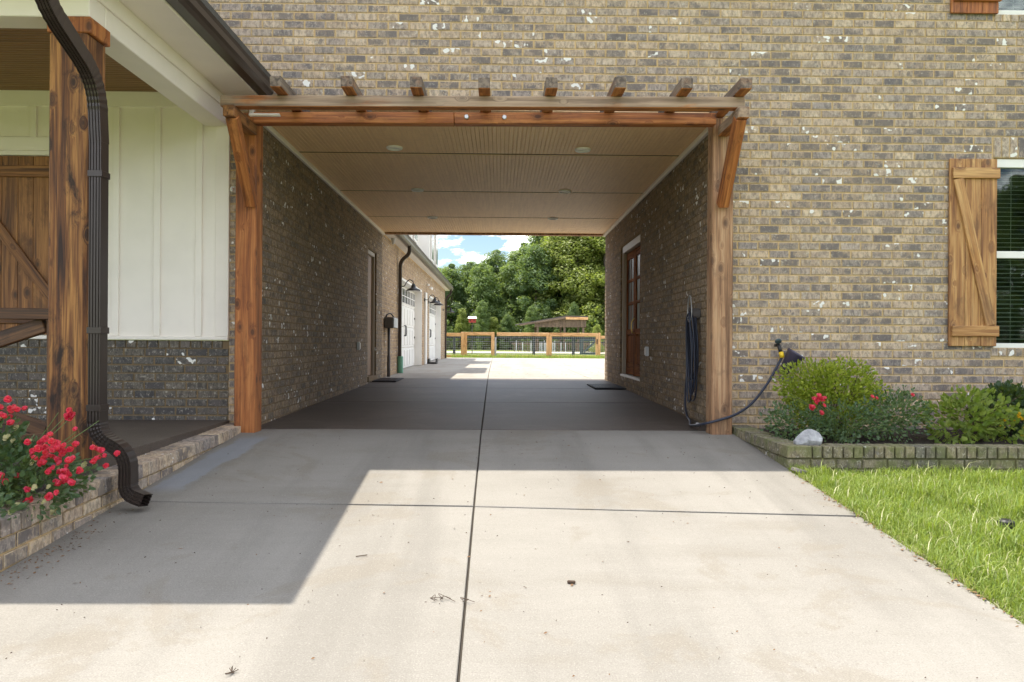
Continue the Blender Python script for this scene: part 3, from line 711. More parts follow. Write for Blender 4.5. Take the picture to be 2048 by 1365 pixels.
o = box('light_strip', -2.30, -2.02, 6.86, 6.90, 2.918, 2.94, m_cream, None, .004); tag(o, 'short white strip tucked under the left end of the pergola beam', 'strip')
b = MB(); b.tube(bez([(-2.59, 7.31, 2.33), (-2.59, 7.26, 2.33), (-2.575, 7.235, 2.30)]), .016, 8); b.box(-2.615, -2.565, 7.295, 7.318, 2.30, 2.36, .006)
tag(b.obj('wall_sensor', m_white, None, True, (-2.59, 7.3, 2.33)), 'small white sensor on the brick left of the left pergola post', 'sensor')

# recessed lights
m_trim = newmat('bright_white_trim', (.9, .89, .86), .4)
def rec_light(x, y, label):
    t = empty('recessed_light', (x, y, ZC), label, 'ceiling light', 'recessed ceiling lights')
    v, f = lathe([(.095, 0), (.095, -.01), (.088, -.022), (.07, -.024), (.064, -.004)], 28); mo('trim_ring', v, f, m_trim, t, Matrix.Translation((x, y, ZC)), True)
    v, f = lathe([(.0, -.004), (.063, -.0045)], 28); mo('lens', [(a, b_, c_) for a, b_, c_ in v], [q[::-1] for q in f], m_lens, t, Matrix.Translation((x, y, ZC)))
ROW = ['front', 'middle', 'rear']
for i, y in enumerate((8.76, 11.2, 13.68)):
    for s, x in (('left', -1.243), ('right', .955)): rec_light(x, y, f'round white recessed light in the {ROW[i]} row of the ceiling, {s} one')

# ------------------------------------------------------------------ windows right
def window(x0, x1, z0, z1, zm, label, cut):
    t = empty('window', ((x0 + x1) / 2, Y0, z0), label, 'window', 'right hand windows')
    yf = Y0 + .02
    fr = MB(); fr.box(x0, x1, yf, yf + .08, z1 - .085, z1 - .002); fr.box(x0, x0 + .03, yf, yf + .08, z0 + .05, z1 - .087); fr.box(x1 - .03, x1, yf, yf + .08, z0 + .05, z1 - .087); fr.box(x0, x1, yf - .012, yf + .08, z0 + .002, z0 + .048)
    fr.obj('frame', m_white, t); box('sash_rail', x0 + .032, x1 - .032, yf + .012, yf + .06, zm - .035, zm + .035, m_white, t)
    for a, b in ((z0 + .05, zm - .037), (zm + .037, z1 - .088)): box('pane', x0 + .032, x1 - .032, yf + .03, yf + .034, a, b, m_glass, t, .0005)
    z = z0 + .09
    me = me_new('slat', *cbox(x1 - x0 - .08, .045, .003, .0005), m_slat)
    while z < z1 - .1:
        o = bpy.data.objects.new('slat', me); link(o, t, Matrix.Translation(((x0 + x1) / 2, yf + .12, z)) @ Matrix.Rotation(R(12), 4, 'X')); z += .044
    for x in (x0 + .24, x1 - .24):
        b = MB(); b.tube([(x, yf + .096, z0 + .05), (x, yf + .096, z1 - .09)], .002, 5); b.obj('blind_cord', m_slat, t)
    rm = MB(); rm.box(x0 - .3, x1 + .3, yf + 1.6, yf + 1.65, z0 - .3, z1 + .2); rm.box(x0 - .35, x0 - .3, yf + .15, yf + 1.6, z0 - .3, z1 + .2); rm.box(x1 + .3, x1 + .35, yf + .15, yf + 1.6, z0 - .3, z1 + .2); rm.box(x0 - .3, x1 + .3, yf + .15, yf + 1.6, z0 - .36, z0 - .31); rm.box(x0 - .3, x1 + .3, yf + .15, yf + 1.6, z1 + .21, z1 + .26)
    rm.obj('room_box', m_darkroom, t)
window(4.872, 6.2, .84, 2.712, 1.765, 'white framed window with blinds at the right edge, behind the golden shutter', 0)
window(4.882, 6.2, 4.13, 5.3, 4.75, 'upstairs window corner with blinds at the top right', 0)

# ------------------------------------------------------------------ breezeway doors
m_doorwood = wood_mat('dark_red_door_wood', (.08, .026, .009), (.22, .075, .022), (.32, .125, .04), knots=0, rough=.85)
m_doorwood.node_tree.nodes['Principled BSDF'].inputs['Specular IOR Level'].default_value = .1
m_darkglass = newmat('dark_door_glass', (.02, .019, .017), .35, **{'Specular IOR Level': .12})
dl = empty('side_door', (XL - .1, 14.47, .1), 'recessed beige framed door near the far end of the left breezeway wall', 'door')
box('jamb', XL - .13, XL - .035, 14.0, 14.07, .19, 2.6, m_beige, dl); box('jamb', XL - .13, XL - .035, 14.88, 14.95, .19, 2.6, m_beige, dl)
box('head_jamb', XL - .13, XL - .035, 14.071, 14.879, 2.52, 2.6, m_beige, dl); box('slab', XL - .125, XL - .085, 14.075, 14.875, .2, 2.515, m_porchceil, dl)
box('threshold', XL - .13, XL + .02, 14.0, 14.95, .10, .19, m_mortar_shade, dl)
dr = empty('entry_door', (XR + .1, 12.7, .25), 'wooden entry door with glass lites in the right breezeway wall', 'door')
xd = XR + .11
box('jamb', XR + .03, XR + .16, 13.52, 13.64, .30, 2.59, m_beige, dr); box('jamb', XR + .03, XR + .16, 11.71, 11.83, .30, 2.59, m_beige, dr)
box('head_jamb', XR + .02, XR + .16, 11.832, 13.518, 2.47, 2.59, m_beige, dr); box('threshold', XR + .005, XR + .16, 11.715, 13.635, .252, .298, m_lightgrey, dr)
for k, (a, b) in enumerate(((11.84, 12.67), (12.68, 13.51))):
    for y in (a + .055, b - .055): beam('stile', (xd, y, .3), (xd, y, 2.46), .045, .11, m_doorwood, dr, (1, 0, 0))
    for z, h in ((.41, .2), (1.05, .1), (1.55, .05), (1.95, .05), (2.39, .13)): beam('door_rail', (xd, a + .112, z), (xd, b - .112, z), .043, h, m_doorwood, dr, (1, 0, 0))
    for (za, zb) in ((1.102, 1.522), (1.577, 1.922), (1.977, 2.322)):
        box('pane', xd - .006, xd + .006, a + .115, b - .115, za, zb, m_darkglass, dr, .001); box('muntin', xd - .012, xd + .012, (a + b) / 2 - .014, (a + b) / 2 + .014, za + .002, zb - .002, m_doorwood, dr)
    box('door_panel', xd - .012, xd + .012, a + .115, b - .115, .515, .995, m_doorwood, dr, .01)
b = MB(); b.tube(bez([(xd - .03, 12.62, 1.02), (xd - .075, 12.62, 1.05), (xd - .08, 12.62, 1.2), (xd - .03, 12.62, 1.28)]), .010, 8); b.obj('handle', m_gold, dr, True)
box('door_backing', XR + .5, XR + .54, 11.5, 13.9, 0, 2.9, m_darkroom, dr)
def outlet(x, y, z, s, label):
    t = empty('outlet_box', (x, y, z), label, 'outlet'); box('cover', x, x + s * .045, y - .045, y + .045, z - .07, z + .07, m_lightgrey, t, .008)
    box('lid', x + s * .046, x + s * .056, y - .035, y + .035, z - .055, z + .055, m_white, t, .004)
outlet(XR - .002, 11.02, .74, -1, 'small white outlet cover on the right breezeway wall near the entry door')
outlet(XL + .002, 12.95, .78, 1, 'small white outlet cover on the left breezeway wall')
def doormat(x0, x1, y0, y1, label):
    z = gz((y0 + y1) / 2); t = empty('doormat', ((x0 + x1) / 2, (y0 + y1) / 2, z), label, 'doormat', 'dark doormats in the breezeway')
    box('mat', x0, x1, y0, y1, z - .0, z + .022, m_mat, t, .006); b = MB(); y = y0 + .06
    while y < y1 - .05: b.box(x0 + .03, x1 - .03, y, y + .03, z + .0221, z + .027, .002); y += .06
    b.obj('ribs', m_rub, t)
doormat(-2.44, -1.98, 14.35, 15.5, 'dark doormat at the left side door, far end of the breezeway floor')
doormat(1.62, 2.16, 12.75, 13.95, 'dark doormat below the wooden entry door on the right')

# ------------------------------------------------------------------ garage wing
def garage_door(y0, y1, label):
    t = empty('garage_door', (XL - .25, (y0 + y1) / 2, .09), label, 'garage door', 'white garage doors'); x = XL - .22; zt = 2.45
    for y in ((y0 + .001, y0 + .03), (y1 - .03, y1 - .001)): box('jamb', x - .05, XL + .012, y[0], y[1], .1, zt - .001, m_white, t)
    box('head_jamb', x - .05, XL + .012, y0 + .031, y1 - .031, zt - .06, zt - .002, m_white, t)
    hs = [.10, .68, 1.26, 1.84, 2.38]; a, b = y0 + .035, y1 - .035
    for k in range(4):
        p = box('door_section', x - .04, x, a, b, hs[k] + .004, hs[k + 1] - .004, m_white, t, .006); n = 8; w = (b - a) / n
        for i in range(n):
            ya, yb = a + i * w + .06, a + (i + 1) * w - .06
            if k == 3:
                f = box('lite_frame', x + .0005, x + .02, ya - .02, yb + .02, hs[3] + .06, hs[4] - .06, m_white, p, .004)
                for (u0, u1) in ((ya, (ya + yb) / 2 - .012), ((ya + yb) / 2 + .012, yb)):
                    for (v0, v1) in ((hs[3] + .08, (hs[3] + hs[4]) / 2 - .012), ((hs[3] + hs[4]) / 2 + .012, hs[4] - .08)): box('pane', x + .0205, x + .024, u0, u1, v0, v1, m_greyglass, p, .001)
            else: box('raised_panel', x + .0005, x + .014, ya, yb, hs[k] + .07, hs[k + 1] - .07, m_white, p, .008)
    for y in ((y0 + y1) / 2 - .12, (y0 + y1) / 2 + .12):
        q = MB(); q.tube(bez([(x + .012, y, 1.0), (x + .05, y + .01, 1.04), (x + .05, y + .01, 1.26), (x + .012, y, 1.3)]), .012, 6); q.obj('handle', m_black, t, True)
    for y in (y1 - .12,):
        for z in (.97, 1.55): box('strap_hinge', x + .015, x + .03, y - .1, y + .06, z - .03, z + .03, m_black, t)
m_greyglass = newmat('grey_reflective_glass', (.22, .23, .24), .12)
garage_door(18.45, 23.5, 'white carriage style garage door nearer the breezeway'); garage_door(26.0, 31.0, 'white carriage style garage door farther away, toward the fence')
ge = empty('garage_eave', (XL, 24, ZC), 'white soffit and eave of the garage wing with shingle roof above', 'eave')
box('soffit', XL - .1, -2.27, YE + .14, 33.9, ZC + .001, ZC + .02, m_white, ge); box('fascia', -2.269, -2.25, YE + .14, 33.9, ZC - .01, ZC + .16, m_beige, ge); box('end_soffit', -9, XL - .1, 33.51, 33.9, ZC + .001, ZC + .02, m_white, ge)
v = [(-2.14, YE + .14, ZC + .15), (-2.14, 34.0, ZC + .15), (-9, 34.0, ZC + 2.6), (-9, YE + .14, ZC + 2.6)]; v += [(a, b_, c_ + .05) for a, b_, c_ in v]
mo('roof_deck', v, [(4, 5, 6, 7), (0, 3, 2, 1), (0, 1, 5, 4), (1, 2, 6, 5), (3, 0, 4, 7)], m_roof, ge)
gutter('gutter', (-2.248, YE + .15, ZC + .0), (-2.248, 34.0, ZC + .0), (1, 0, 0), m_gutter_far, 'olive brown gutter along the garage eave beyond the breezeway')
dk = 0
for ya, yb, lab in ((19.25, 22.7, 'white upstairs dormer of the garage wing, nearer one'), (26.65, 29.95, 'white upstairs dormer of the garage wing at the far end')):
    t = empty('dormer', (-3.2, (ya + yb) / 2, 3.3), lab, 'dormer', 'white dormers above the garage'); xw = -2.52
    box('wall', -6, xw, ya, yb, 3.0, 5.6, m_white, t)
    y = ya + .2
    while y < yb - .1: box('batten', xw + .0005, xw + .02, y - .025, y + .025, 3.2, 5.55, m_white, t); y += .4
    for yc in ((ya + .75), (yb - .75)):
        f = box('window', xw + .021, xw + .05, yc - .42, yc + .42, 3.75, 5.35, m_white, t); box('pane', xw + .0505, xw + .054, yc - .36, yc + .36, 3.82, 4.5, m_greyglass, f, .001); box('pane', xw + .0505, xw + .054, yc - .36, yc + .36, 4.57, 5.28, m_greyglass, f, .001)
    box('eave', -6, xw + .22, ya - .12, yb + .12, 5.6, 5.72, m_white, t)
    v = [(-6, ya - .12, 5.721), (xw + .22, ya - .12, 5.721), (xw + .22, yb + .12, 5.721), (-6, yb + .12, 5.721), (-6, (ya + yb) / 2, 6.3), (xw - .5, (ya + yb) / 2, 6.3)]
    mo('roof', v, [(0, 1, 5, 4), (1, 2, 5), (2, 3, 4, 5), (3, 2, 1, 0)], m_roof, t)
t = empty('upper_garage_wall', (-3.4, 25, 3.3), 'set back white board wall between the garage dormers', 'wall'); box('wall', -3.5, -3.1, 17, 31, 3.3, 5.0, m_white, t)
y = 17.2
while y < 31: box('batten', -3.0995, -3.08, y - .025, y + .025, 3.4, 4.98, m_white, t); y += .4
def far_downspout(y, label, pvc):
    t = empty('downspout', (XL + .06, y, .09), label, 'downspout')
    path, bend = fillet([(-2.18, y, ZC + .02), (-2.18, y, ZC - .18), (XL + .06, y, ZC - .36), (XL + .06, y, .5)], .16, 7)
    v, f = sweep(path, rib_profile(.1, .075), (0, 1, 0), sm(path, bend, .03)); mo('pipe', v, f, m_bronze, t)
    if pvc: v, f = lathe([(.0, .5), (.066, .5), (.07, .48), (.07, .1)], 18); mo('drain_boot', v, f, m_pvc, t, Matrix.Translation((XL + .075, y, 0)), True)
    else: v, f = sweep([(XL + .06, y, .5), (XL + .06, y, .1)], rib_profile(.1, .075), (0, 1, 0)); mo('lower_pipe', v, f, m_bronze, t)
far_downspout(18.0, 'dark downspout with a green pipe boot on the garage wall', True); far_downspout(33.2, 'dark downspout at the far corner of the garage', False)
def lamp(y, label):
    t = empty('gooseneck_lamp', (XL, y, 2.2), label, 'lamp', 'black gooseneck barn lamps'); z = 2.2
    v, f = lathe([(0, .03), (.05, .028), (.06, 0)], 14); mo('wall_plate', v, f, m_black, t, Matrix.Translation((XL, y, z)) @ Matrix.Rotation(R(90), 4, 'Y'))
    q = MB(); q.tube(bez([(XL + .02, y, z), (XL + .12, y, z + .0), (XL + .18, y, z + .10), (XL + .25, y, z + .155), (XL + .325, y, z + .12), (XL + .345, y, z + .05)], 6), .011, 7); q.obj('arm', m_black, t, True)
    v, f = lathe([(0, .06), (.035, .06), (.04, .03), (.055, .01), (.06, -.03), (.09, -.05), (.165, -.085), (.172, -.10), (.172, -.115), (.160, -.115), (.155, -.10), (.05, -.05)], 22); mo('shade', v, f, m_black, t, Matrix.Translation((XL + .345, y, z)), True)
    v, f = lathe([(0, -.112), (.156, -.1105)], 20); mo('diffuser', v, [q_[::-1] for q_ in f], m_lens, t, Matrix.Translation((XL + .345, y, z)))
for y, l in ((18.3, 'black gooseneck lamp beside the near garage door, closest to the breezeway'), (24.3, 'black gooseneck lamp just past the near garage door'), (25.7, 'black gooseneck lamp just before the far garage door'), (32.2, 'black gooseneck lamp past the far garage door, seen against the trees')): lamp(y, l)
t = empty('utility_box', (-2.36, 16.2, .1), 'dark grey utility box with a pale side on a conduit pole', 'utility box')
box('cabinet', XL + .012, -2.26, 15.9, 16.55, 1.14, 1.37, m_greybox, t, .01); box('side_cover', -2.2595, -2.245, 15.93, 16.52, 1.15, 1.36, m_lightgrey, t, .006)
q = MB(); q.tube([(-2.38, 16.1, 1.14), (-2.38, 16.1, .1)], .03, 10); q.tube([(-2.38, 16.1, .55), (-2.38, 16.1, .1)], .037, 10); q.obj('conduit', m_greybox, t, True)
q = MB(); q.tube(bez([(-2.42, 15.95, 1.37), (-2.40, 16.0, 1.43), (-2.34, 16.1, 1.45), (-2.29, 16.2, 1.37)]), .015, 7); q.obj('cable_loop', m_black, t, True)
t = empty('floodlight', (-2.42, 25.1, 2.6), 'white twin head floodlight under the garage soffit between the doors', 'floodlight')
v, f = lathe([(0, .05), (.05, .05), (.06, .0), (.06, -.01), (0, -.01)], 12); mo('base', v, f, m_white, t, Matrix.Translation((XL + .04, 25.1, 2.72)))
for dy in (-.1, .1): v, f = lathe([(0, .08), (.03, .08), (.06, 0), (.055, -.0), (0, .01)], 12); mo('lamp_head', v, f, m_white, t, Matrix.Translation((XL + .14, 25.1 + dy, 2.6)) @ Matrix.Rotation(R(35), 4, 'Y'))
box('white_trim_strip', XL + .001, XL + .05, 24.4, 24.85, .1, 2.45, m_white, None, .006); tag(bpy.data.objects['white_trim_strip'], 'narrow white trim strip on the brick between the garage doors', 'trim')
b = MB(); b.box(-2.42, -2.12, 25.2, 25.75, .1, .15, .01); b.box(-2.42, -2.38, 25.2, 25.75, .151, .27, .01); b.box(-2.16, -2.12, 25.2, 25.75, .151, .27, .01)
tag(b.obj('black_base', m_black), 'black tray on the concrete at the foot of the brick between the garage doors', 'tray')
t = empty('soffit_light', (-2.37, 16.6, ZC), 'small grey cone light under the near end of the garage soffit', 'ceiling light')
v, f = lathe([(0, 0), (.05, 0), (.035, -.10), (.02, -.13), (0, -.13)], 14); mo('cone', v, f, m_lightgrey, t, Matrix.Translation((-2.37, 16.6, ZC)))

# ------------------------------------------------------------------ hose, tap
t = empty('garden_hose', (2.1, 8.25, .06), 'dark garden hose coiled on a wall holder, running across the post to the tap', 'hose')
rg = random.Random(5)
for k in range(7):
    y0, y1 = 8.17 + rg.uniform(-.06, .0), 8.30 + rg.uniform(-.02, .12); zb = .22 + rg.uniform(0, .3); x = XR - .045 - .011 * k; zt = 1.19 + rg.uniform(-.01, .03)
    pts = [(x, 8.2, zt), (x - .01, y1, zt - .1), (x, y1 + .03, (zt + zb) / 2), (x, y1 - .02, zb + .1), (x, (y0 + y1) / 2, zb), (x, y0 - .03, zb + .1), (x, y0 - .05, (zt + zb) / 2), (x - .01, y0 + .0, zt - .1), (x, 8.2, zt)]
    q = MB(); q.tube(bez(pts, 7), .0095, 7, False); q.obj('coil', m_rub, t, True)
q = MB(); q.tube(bez([(XR - .08, 8.42, .55), (XR - .09, 8.46, .25), (XR - .1, 8.36, .08), (XR - .12, 8.12, .025), (1.95, 7.6, .035), (1.94, 7.12, .1), (2.1, 7.07, .15), (2.25, 7.09, .20), (2.42, 7.15, .30), (2.58, 7.2, .48), (2.69, 7.22, .66), (2.728, 7.22, .735)], 9), .0125, 9); q.obj('hose_run', m_rub, t, True)
q = MB(); q.tube([(1.98, 7.45, .05), (1.955, 7.38, .07)], .02, 9); q.obj('connector', m_zinc, t, True)
t = empty('hose_holder', (XR - .06, 8.2, 1.2), 'teardrop shaped metal hose holder on the right breezeway wall', 'hose holder')
outl = [(8.2 + .085 * math.sin(a) * (1 - .25 * math.cos(a)), 1.235 + .135 * math.cos(a) * (1.15 if math.cos(a) > 0 else 1)) for a in [2 * math.pi * k / 24 for k in range(24)]]
q = MB(); q.tube([(XR - .11, y, z) for y, z in outl] + [(XR - .11, *outl[0])], .007, 6); q.obj('rim', m_steel, t, True)
v, f = lathe([(0, 0), (.055, 0), (.062, .01), (.062, .10), (.075, .11)], 16); mo('drum', v, f, m_greybox, t, Matrix.Translation((XR - .001, 8.2, 1.19)) @ Matrix.Rotation(R(-90), 4, 'Y'))
t = empty('outdoor_tap', (2.71, 7.3, .85), 'outdoor tap with a yellow hose connector on the brick above the shrubs', 'tap')
q = MB(); q.tube([(2.705, 7.32, .855), (2.705, 7.24, .855)], .016, 9); q.tube([(2.705, 7.245, .865), (2.725, 7.225, .775)], .018, 9); q.obj('spout', m_black, t, True)
v, f = lathe([(0, .016), (.028, .014), (.034, 0), (.028, -.01), (0, -.01)], 12); mo('handle', v, f, m_teal, t, Matrix.Translation((2.70, 7.235, .893)) @ Matrix.Rotation(R(-40), 4, 'X'))
q = MB(); q.tube([(2.722, 7.225, .79), (2.732, 7.215, .735)], .023, 12); q.obj('connector', m_rub_y, t, True)
v, f = lathe([(0, -.11), (.045, -.11), (.085, .09), (.092, .095), (.092, .115), (.078, .115), (.07, .09), (.0, .08)], 26)
o = mo('tap_cover', v, f, m_pot, None, Matrix.Translation((2.80, 7.2, .685)) @ Matrix.Rotation(R(32), 4, 'Y') @ Matrix.Rotation(R(8), 4, 'X'), True); tag(o, 'dark purple pot shaped cover hanging beside the tap', 'tap cover')

# ------------------------------------------------------------------ stones
def stone(name, c, rx, ry, rz_, seed, label, m):
    import bmesh
    bm = bmesh.new(); bmesh.ops.create_icosphere(bm, subdivisions=3, radius=1); rg = random.Random(seed); pl_ = [(Vector((rg.uniform(-1, 1), rg.uniform(-1, 1), rg.uniform(-.3, 1))).normalized(), rg.uniform(.55, .85)) for _ in range(12)]
    for v in bm.verts:
        for n, d in pl_:
            k = v.co.dot(n) - d
            if k > 0: v.co -= n * k
        v.co += Vector([rg.uniform(-.012, .012) for _ in range(3)]); v.co = Vector((v.co.x * rx, v.co.y * ry, max(v.co.z, -.35) * rz_))
    me = bpy.data.meshes.new(name); bm.to_mesh(me); bm.free(); me.materials.append(m)
    return tag(link(bpy.data.objects.new(name, me), None, Matrix.Translation(c)), label, 'stone')
stone('stone', (2.465, 5.955, .10), .12, .08, .10, 21, 'pale grey angular stone on the corner of the mossy planter', m_stone)
v, f = lathe([(0, .022), (.05, .024), (.062, .018), (.066, .0), (.06, -.004)], 22)
o = mo('round_stone', v, f, m_greybox, None, Matrix.Translation((2.305, 5.70, gz(5.70) + .006)) @ Matrix.Rotation(R(14), 4, 'Y') @ Matrix.Scale(1.15, 4, (1, 0, 0))); tag(o, 'flat round grey stone on the driveway edge at the planter corner', 'stone')  # stone's dark grey includes the shade at the edge of the house shadow

# ------------------------------------------------------------------ foliage
def leaf_mesh(pts, m, name, parent, shape='oval', seed=0, fold=.25):
    """pts: list of (position, out direction, size). each leaf is a folded blade of 6 points"""
    rg = random.Random(seed); v, f = [], []
    for (p, d, s) in pts:
        d = Vector(d) + Vector((rg.uniform(-.6, .6), rg.uniform(-.6, .6), rg.uniform(-.6, .6))); d.normalize()
        sd = d.cross(Vector((rg.uniform(-1, 1), rg.uniform(-1, 1), rg.uniform(-1, 1)))); sd.normalize(); up = sd.cross(d)
        s = s * rg.uniform(.65, 1.2); w = s * (.30 if shape == 'oval' else .22); p = Vector(p); b = len(v)
        v += [p, p + d * s * .4 + sd * w + up * w * fold, p + d * s * .4, p + d * s * .4 - sd * w + up * w * fold, p + d * s * .75 + sd * w * .75 + up * w * fold * .5, p + d * s * .75 - sd * w * .75 + up * w * fold * .5, p + d * s - up * s * .08]
        f += [(b, b + 2, b + 1), (b, b + 3, b + 2), (b + 1, b + 2, b + 6, b + 4), (b + 3, b + 5, b + 6, b + 2)]
    o = mo(name, [tuple(q) for q in v], f, m, parent); o['kind'] = 'stuff'; return o
def blob_pts(blobs, n, size, seed, shell=.62, sunny=0):
    rg = random.Random(seed); o = []; tot = sum(b[3] * b[4] * b[5] for b in blobs)
    for (x, y, z, rx, ry, rz_) in blobs:
        for _ in range(int(n * rx * ry * rz_ / tot)):
            d = Vector((rg.gauss(0, 1), rg.gauss(0, 1), rg.gauss(0, 1))).normalized(); k = rg.uniform(shell, 1.05) ** .7
            o.append(((x + d.x * rx * k, y + d.y * ry * k, z + d.z * rz_ * k), (d.x, d.y, d.z + .35), size))
    return o
def stems(base, tips, m, parent, r=.004, seed=1):
    rg = random.Random(seed); q = MB()
    for tp in tips:
        b0 = Vector(base) + Vector((rg.uniform(-.08, .08), rg.uniform(-.05, .05), 0)); tp = Vector(tp); md = (b0 + tp) / 2 + Vector((rg.uniform(-.05, .05), rg.uniform(-.05, .05), .06)); q.tube(bez([b0, md, tp], 4), [r, r, r * .9, r * .9, r * .8, r * .7, r * .6, r * .5, r * .5], 5)
    q.obj('stems', m, parent)
def flower_mesh(name, rad, m, n=9, seed=0):
    rg = random.Random(seed); v, f = [], []
    for k in range(n):
        a = 2 * math.pi * k / n + rg.uniform(-.25, .25); tilt = rg.uniform(.15, .9) if k % 2 else rg.uniform(.7, 1.25); L_ = rad * rg.uniform(.8, 1.1); w = L_ * .55
        d = Vector((math.cos(a) * math.cos(tilt), math.sin(a) * math.cos(tilt), math.sin(tilt))); s = Vector((-math.sin(a), math.cos(a), 0)); u = d.cross(s); b = len(v)
        v += [Vector((0, 0, 0)), d * L_ * .55 + s * w, d * L_ * .6 + u * -.1 * L_, d * L_ * .55 - s * w, d * L_ + s * w * .6 + u * .12 * L_, d * L_ * 1.02, d * L_ - s * w * .6 + u * .12 * L_]
        f += [(b, b + 2, b + 1), (b, b + 3, b + 2), (b + 1, b + 2, b + 5, b + 4), (b + 2, b + 3, b + 6, b + 5)]
    return me_new(name, [tuple(p) for p in v], f, m)
ROSES = [flower_mesh('rose', .022, m_petal, 13, s) for s in range(4)]
HIPS = [flower_mesh('spent_bloom', .02, m_hip, 5, 9)]
YEL = [flower_mesh('lantana_bloom', .017, m_petal_y, 10, s) for s in range(3)]
def bloom(me, p, parent, rg, tow=(.2, -.75, .55)):
    o = bpy.data.objects.new(me.name.split('.')[0], me); d = Vector(tow) + Vector((rg.uniform(-.5, .5), rg.uniform(-.4, .3), rg.uniform(-.4, .5)))
    link(o, parent, Matrix.Translation(p) @ d.to_track_quat('Z', 'Y').to_matrix().to_4x4() @ Matrix.Scale(rg.uniform(.8, 1.2), 4))
# red rose bush by the porch
rb = empty('rose_bush', (-2.8, 4.1, -.05), 'red rose bush spilling over the sloping curb at the left edge', 'rose bush')
BL = [(-2.95, 4.15, .15, .42, .35, .25), (-2.62, 4.2, .1, .27, .3, .2), (-2.50, 4.05, .05, .17, .26, .13), (-3.1, 3.8, .12, .45, .35, .26), (-2.66, 3.75, .02, .25, .25, .14), (-2.48, 4.42, .07, .12, .16, .10), (-2.85, 4.1, .36, .22, .22, .14)]
leaf_mesh(blob_pts(BL, 5200, .042, 31), m_leaf_rose, 'foliage', rb, seed=31)
rg = random.Random(33)
CL = [((-2.66, 4.1, .50), .085, 12), ((-2.75, 4.05, .42), .08, 9), ((-2.38, 4.2, .44), .045, 4), ((-2.35, 4.2, .36), .01, 1), ((-2.47, 4.1, .34), .03, 3), ((-2.36, 4.0, .25), .10, 22), ((-2.31, 4.02, .16), .075, 13), ((-2.17, 4.12, .24), .05, 6), ((-2.45, 3.95, .06), .03, 2), ((-2.3, 3.9, .05), .03, 2), ((-2.6, 3.9, .2), .06, 2), ((-2.78, 3.95, .33), .07, 6), ((-2.55, 4.0, .12), .02, 1)]
tips = []
for c, r, n in CL:
    tips.append(c)
    for _ in range(int(n * 1.6)): bloom(rg.choice(ROSES), Vector(c) + Vector((rg.gauss(0, r * .55), rg.gauss(0, r * .4), rg.gauss(0, r * .5))), rb, rg)
for _ in range(46):
    bx = rg.choice(BL); d = Vector((rg.uniform(-.3, 1), rg.uniform(-1, .1), rg.uniform(-.5, 1))).normalized(); bloom(HIPS[0], Vector(bx[:3]) + Vector((d.x * bx[3], d.y * bx[4], d.z * bx[5])) * 1.03, rb, rg)
for _ in range(16): tips.append((rg.uniform(-3.0, -2.3), rg.uniform(3.8, 4.4), rg.uniform(.2, .5)))
stems((-2.7, 4.15, -.05), tips, m_stem, rb, .0045)
# shrubs in the planter
sh = empty('privet_shrub', (2.93, 6.65, .03), 'bright yellow green rounded shrub against the brick in the planter', 'shrub')
leaf_mesh(blob_pts([(2.78, 6.7, .52, .3, .26, .2), (3.08, 6.72, .54, .32, .27, .2), (2.95, 6.62, .40, .42, .3, .24), (2.95, 6.7, .25, .36, .28, .2), (2.66, 6.62, .42, .16, .15, .12), (3.28, 6.62, .44, .18, .15, .12), (2.9, 6.55, .6, .16, .12, .1), (3.15, 6.6, .62, .14, .12, .09)], 5600, .036, 41, .4), m_leaf_box, 'foliage', sh, seed=41)
stems((2.93, 6.65, .03), [(2.93 + rg.uniform(-.35, .35), 6.65 + rg.uniform(-.2, .2), rg.uniform(.3, .6)) for _ in range(16)], m_twig, sh, .006)
sh = empty('rose_bush', (2.9, 6.35, .03), 'sparse dark green rose bush with a few red blooms in front of the yellow shrub', 'rose bush')
BL = [(2.55, 6.35, .2, .25, .25, .17), (2.95, 6.3, .2, .4, .25, .18), (3.35, 6.35, .25, .32, .25, .22), (3.5, 6.5, .3, .22, .22, .2), (2.42, 6.5, .2, .14, .2, .16), (2.5, 6.2, .1, .16, .12, .08)]
leaf_mesh(blob_pts(BL, 3200, .033, 43, .2), m_leaf_rose, 'foliage', sh, seed=43)
tips = [(2.62, 6.2, .38), (3.12, 6.2, .40), (3.5, 6.3, .42)] + [(rg.uniform(2.4, 3.6), rg.uniform(6.15, 6.5), rg.uniform(.12, .45)) for _ in range(34)]
stems((2.95, 6.4, .03), tips, m_stem, sh, .004)
for c, r, n in (((2.63, 6.16, .41), .05, 16), ((2.59, 6.16, .33), .03, 5), ((2.66, 6.16, .29), .02, 2), ((3.1, 6.18, .42), .015, 2), ((3.48, 6.3, .44), .01, 1)):
    for _ in range(n): bloom(rg.choice(ROSES), Vector(c) + Vector((rg.gauss(0, r * .6), rg.gauss(0, r * .3), rg.gauss(0, r * .45))), sh, rg)
la = empty('lantana_shrub', (4.1, 6.4, .03), 'leafy light green lantana with small yellow flower heads in the planter', 'shrub')
BL = [(3.95, 6.4, .22, .3, .24, .2), (4.15, 6.42, .28, .28, .24, .2), (4.35, 6.4, .17, .25, .22, .15), (3.85, 6.3, .12, .18, .15, .09), (4.05, 6.45, .4, .17, .15, .1)]
leaf_mesh(blob_pts(BL, 1050, .058, 51, .5), m_leaf_lan, 'foliage', la, seed=51)
stems((4.1, 6.42, .03), [(rg.uniform(3.75, 4.5), rg.uniform(6.2, 6.6), rg.uniform(.15, .45)) for _ in range(20)], m_twig, la, .004)
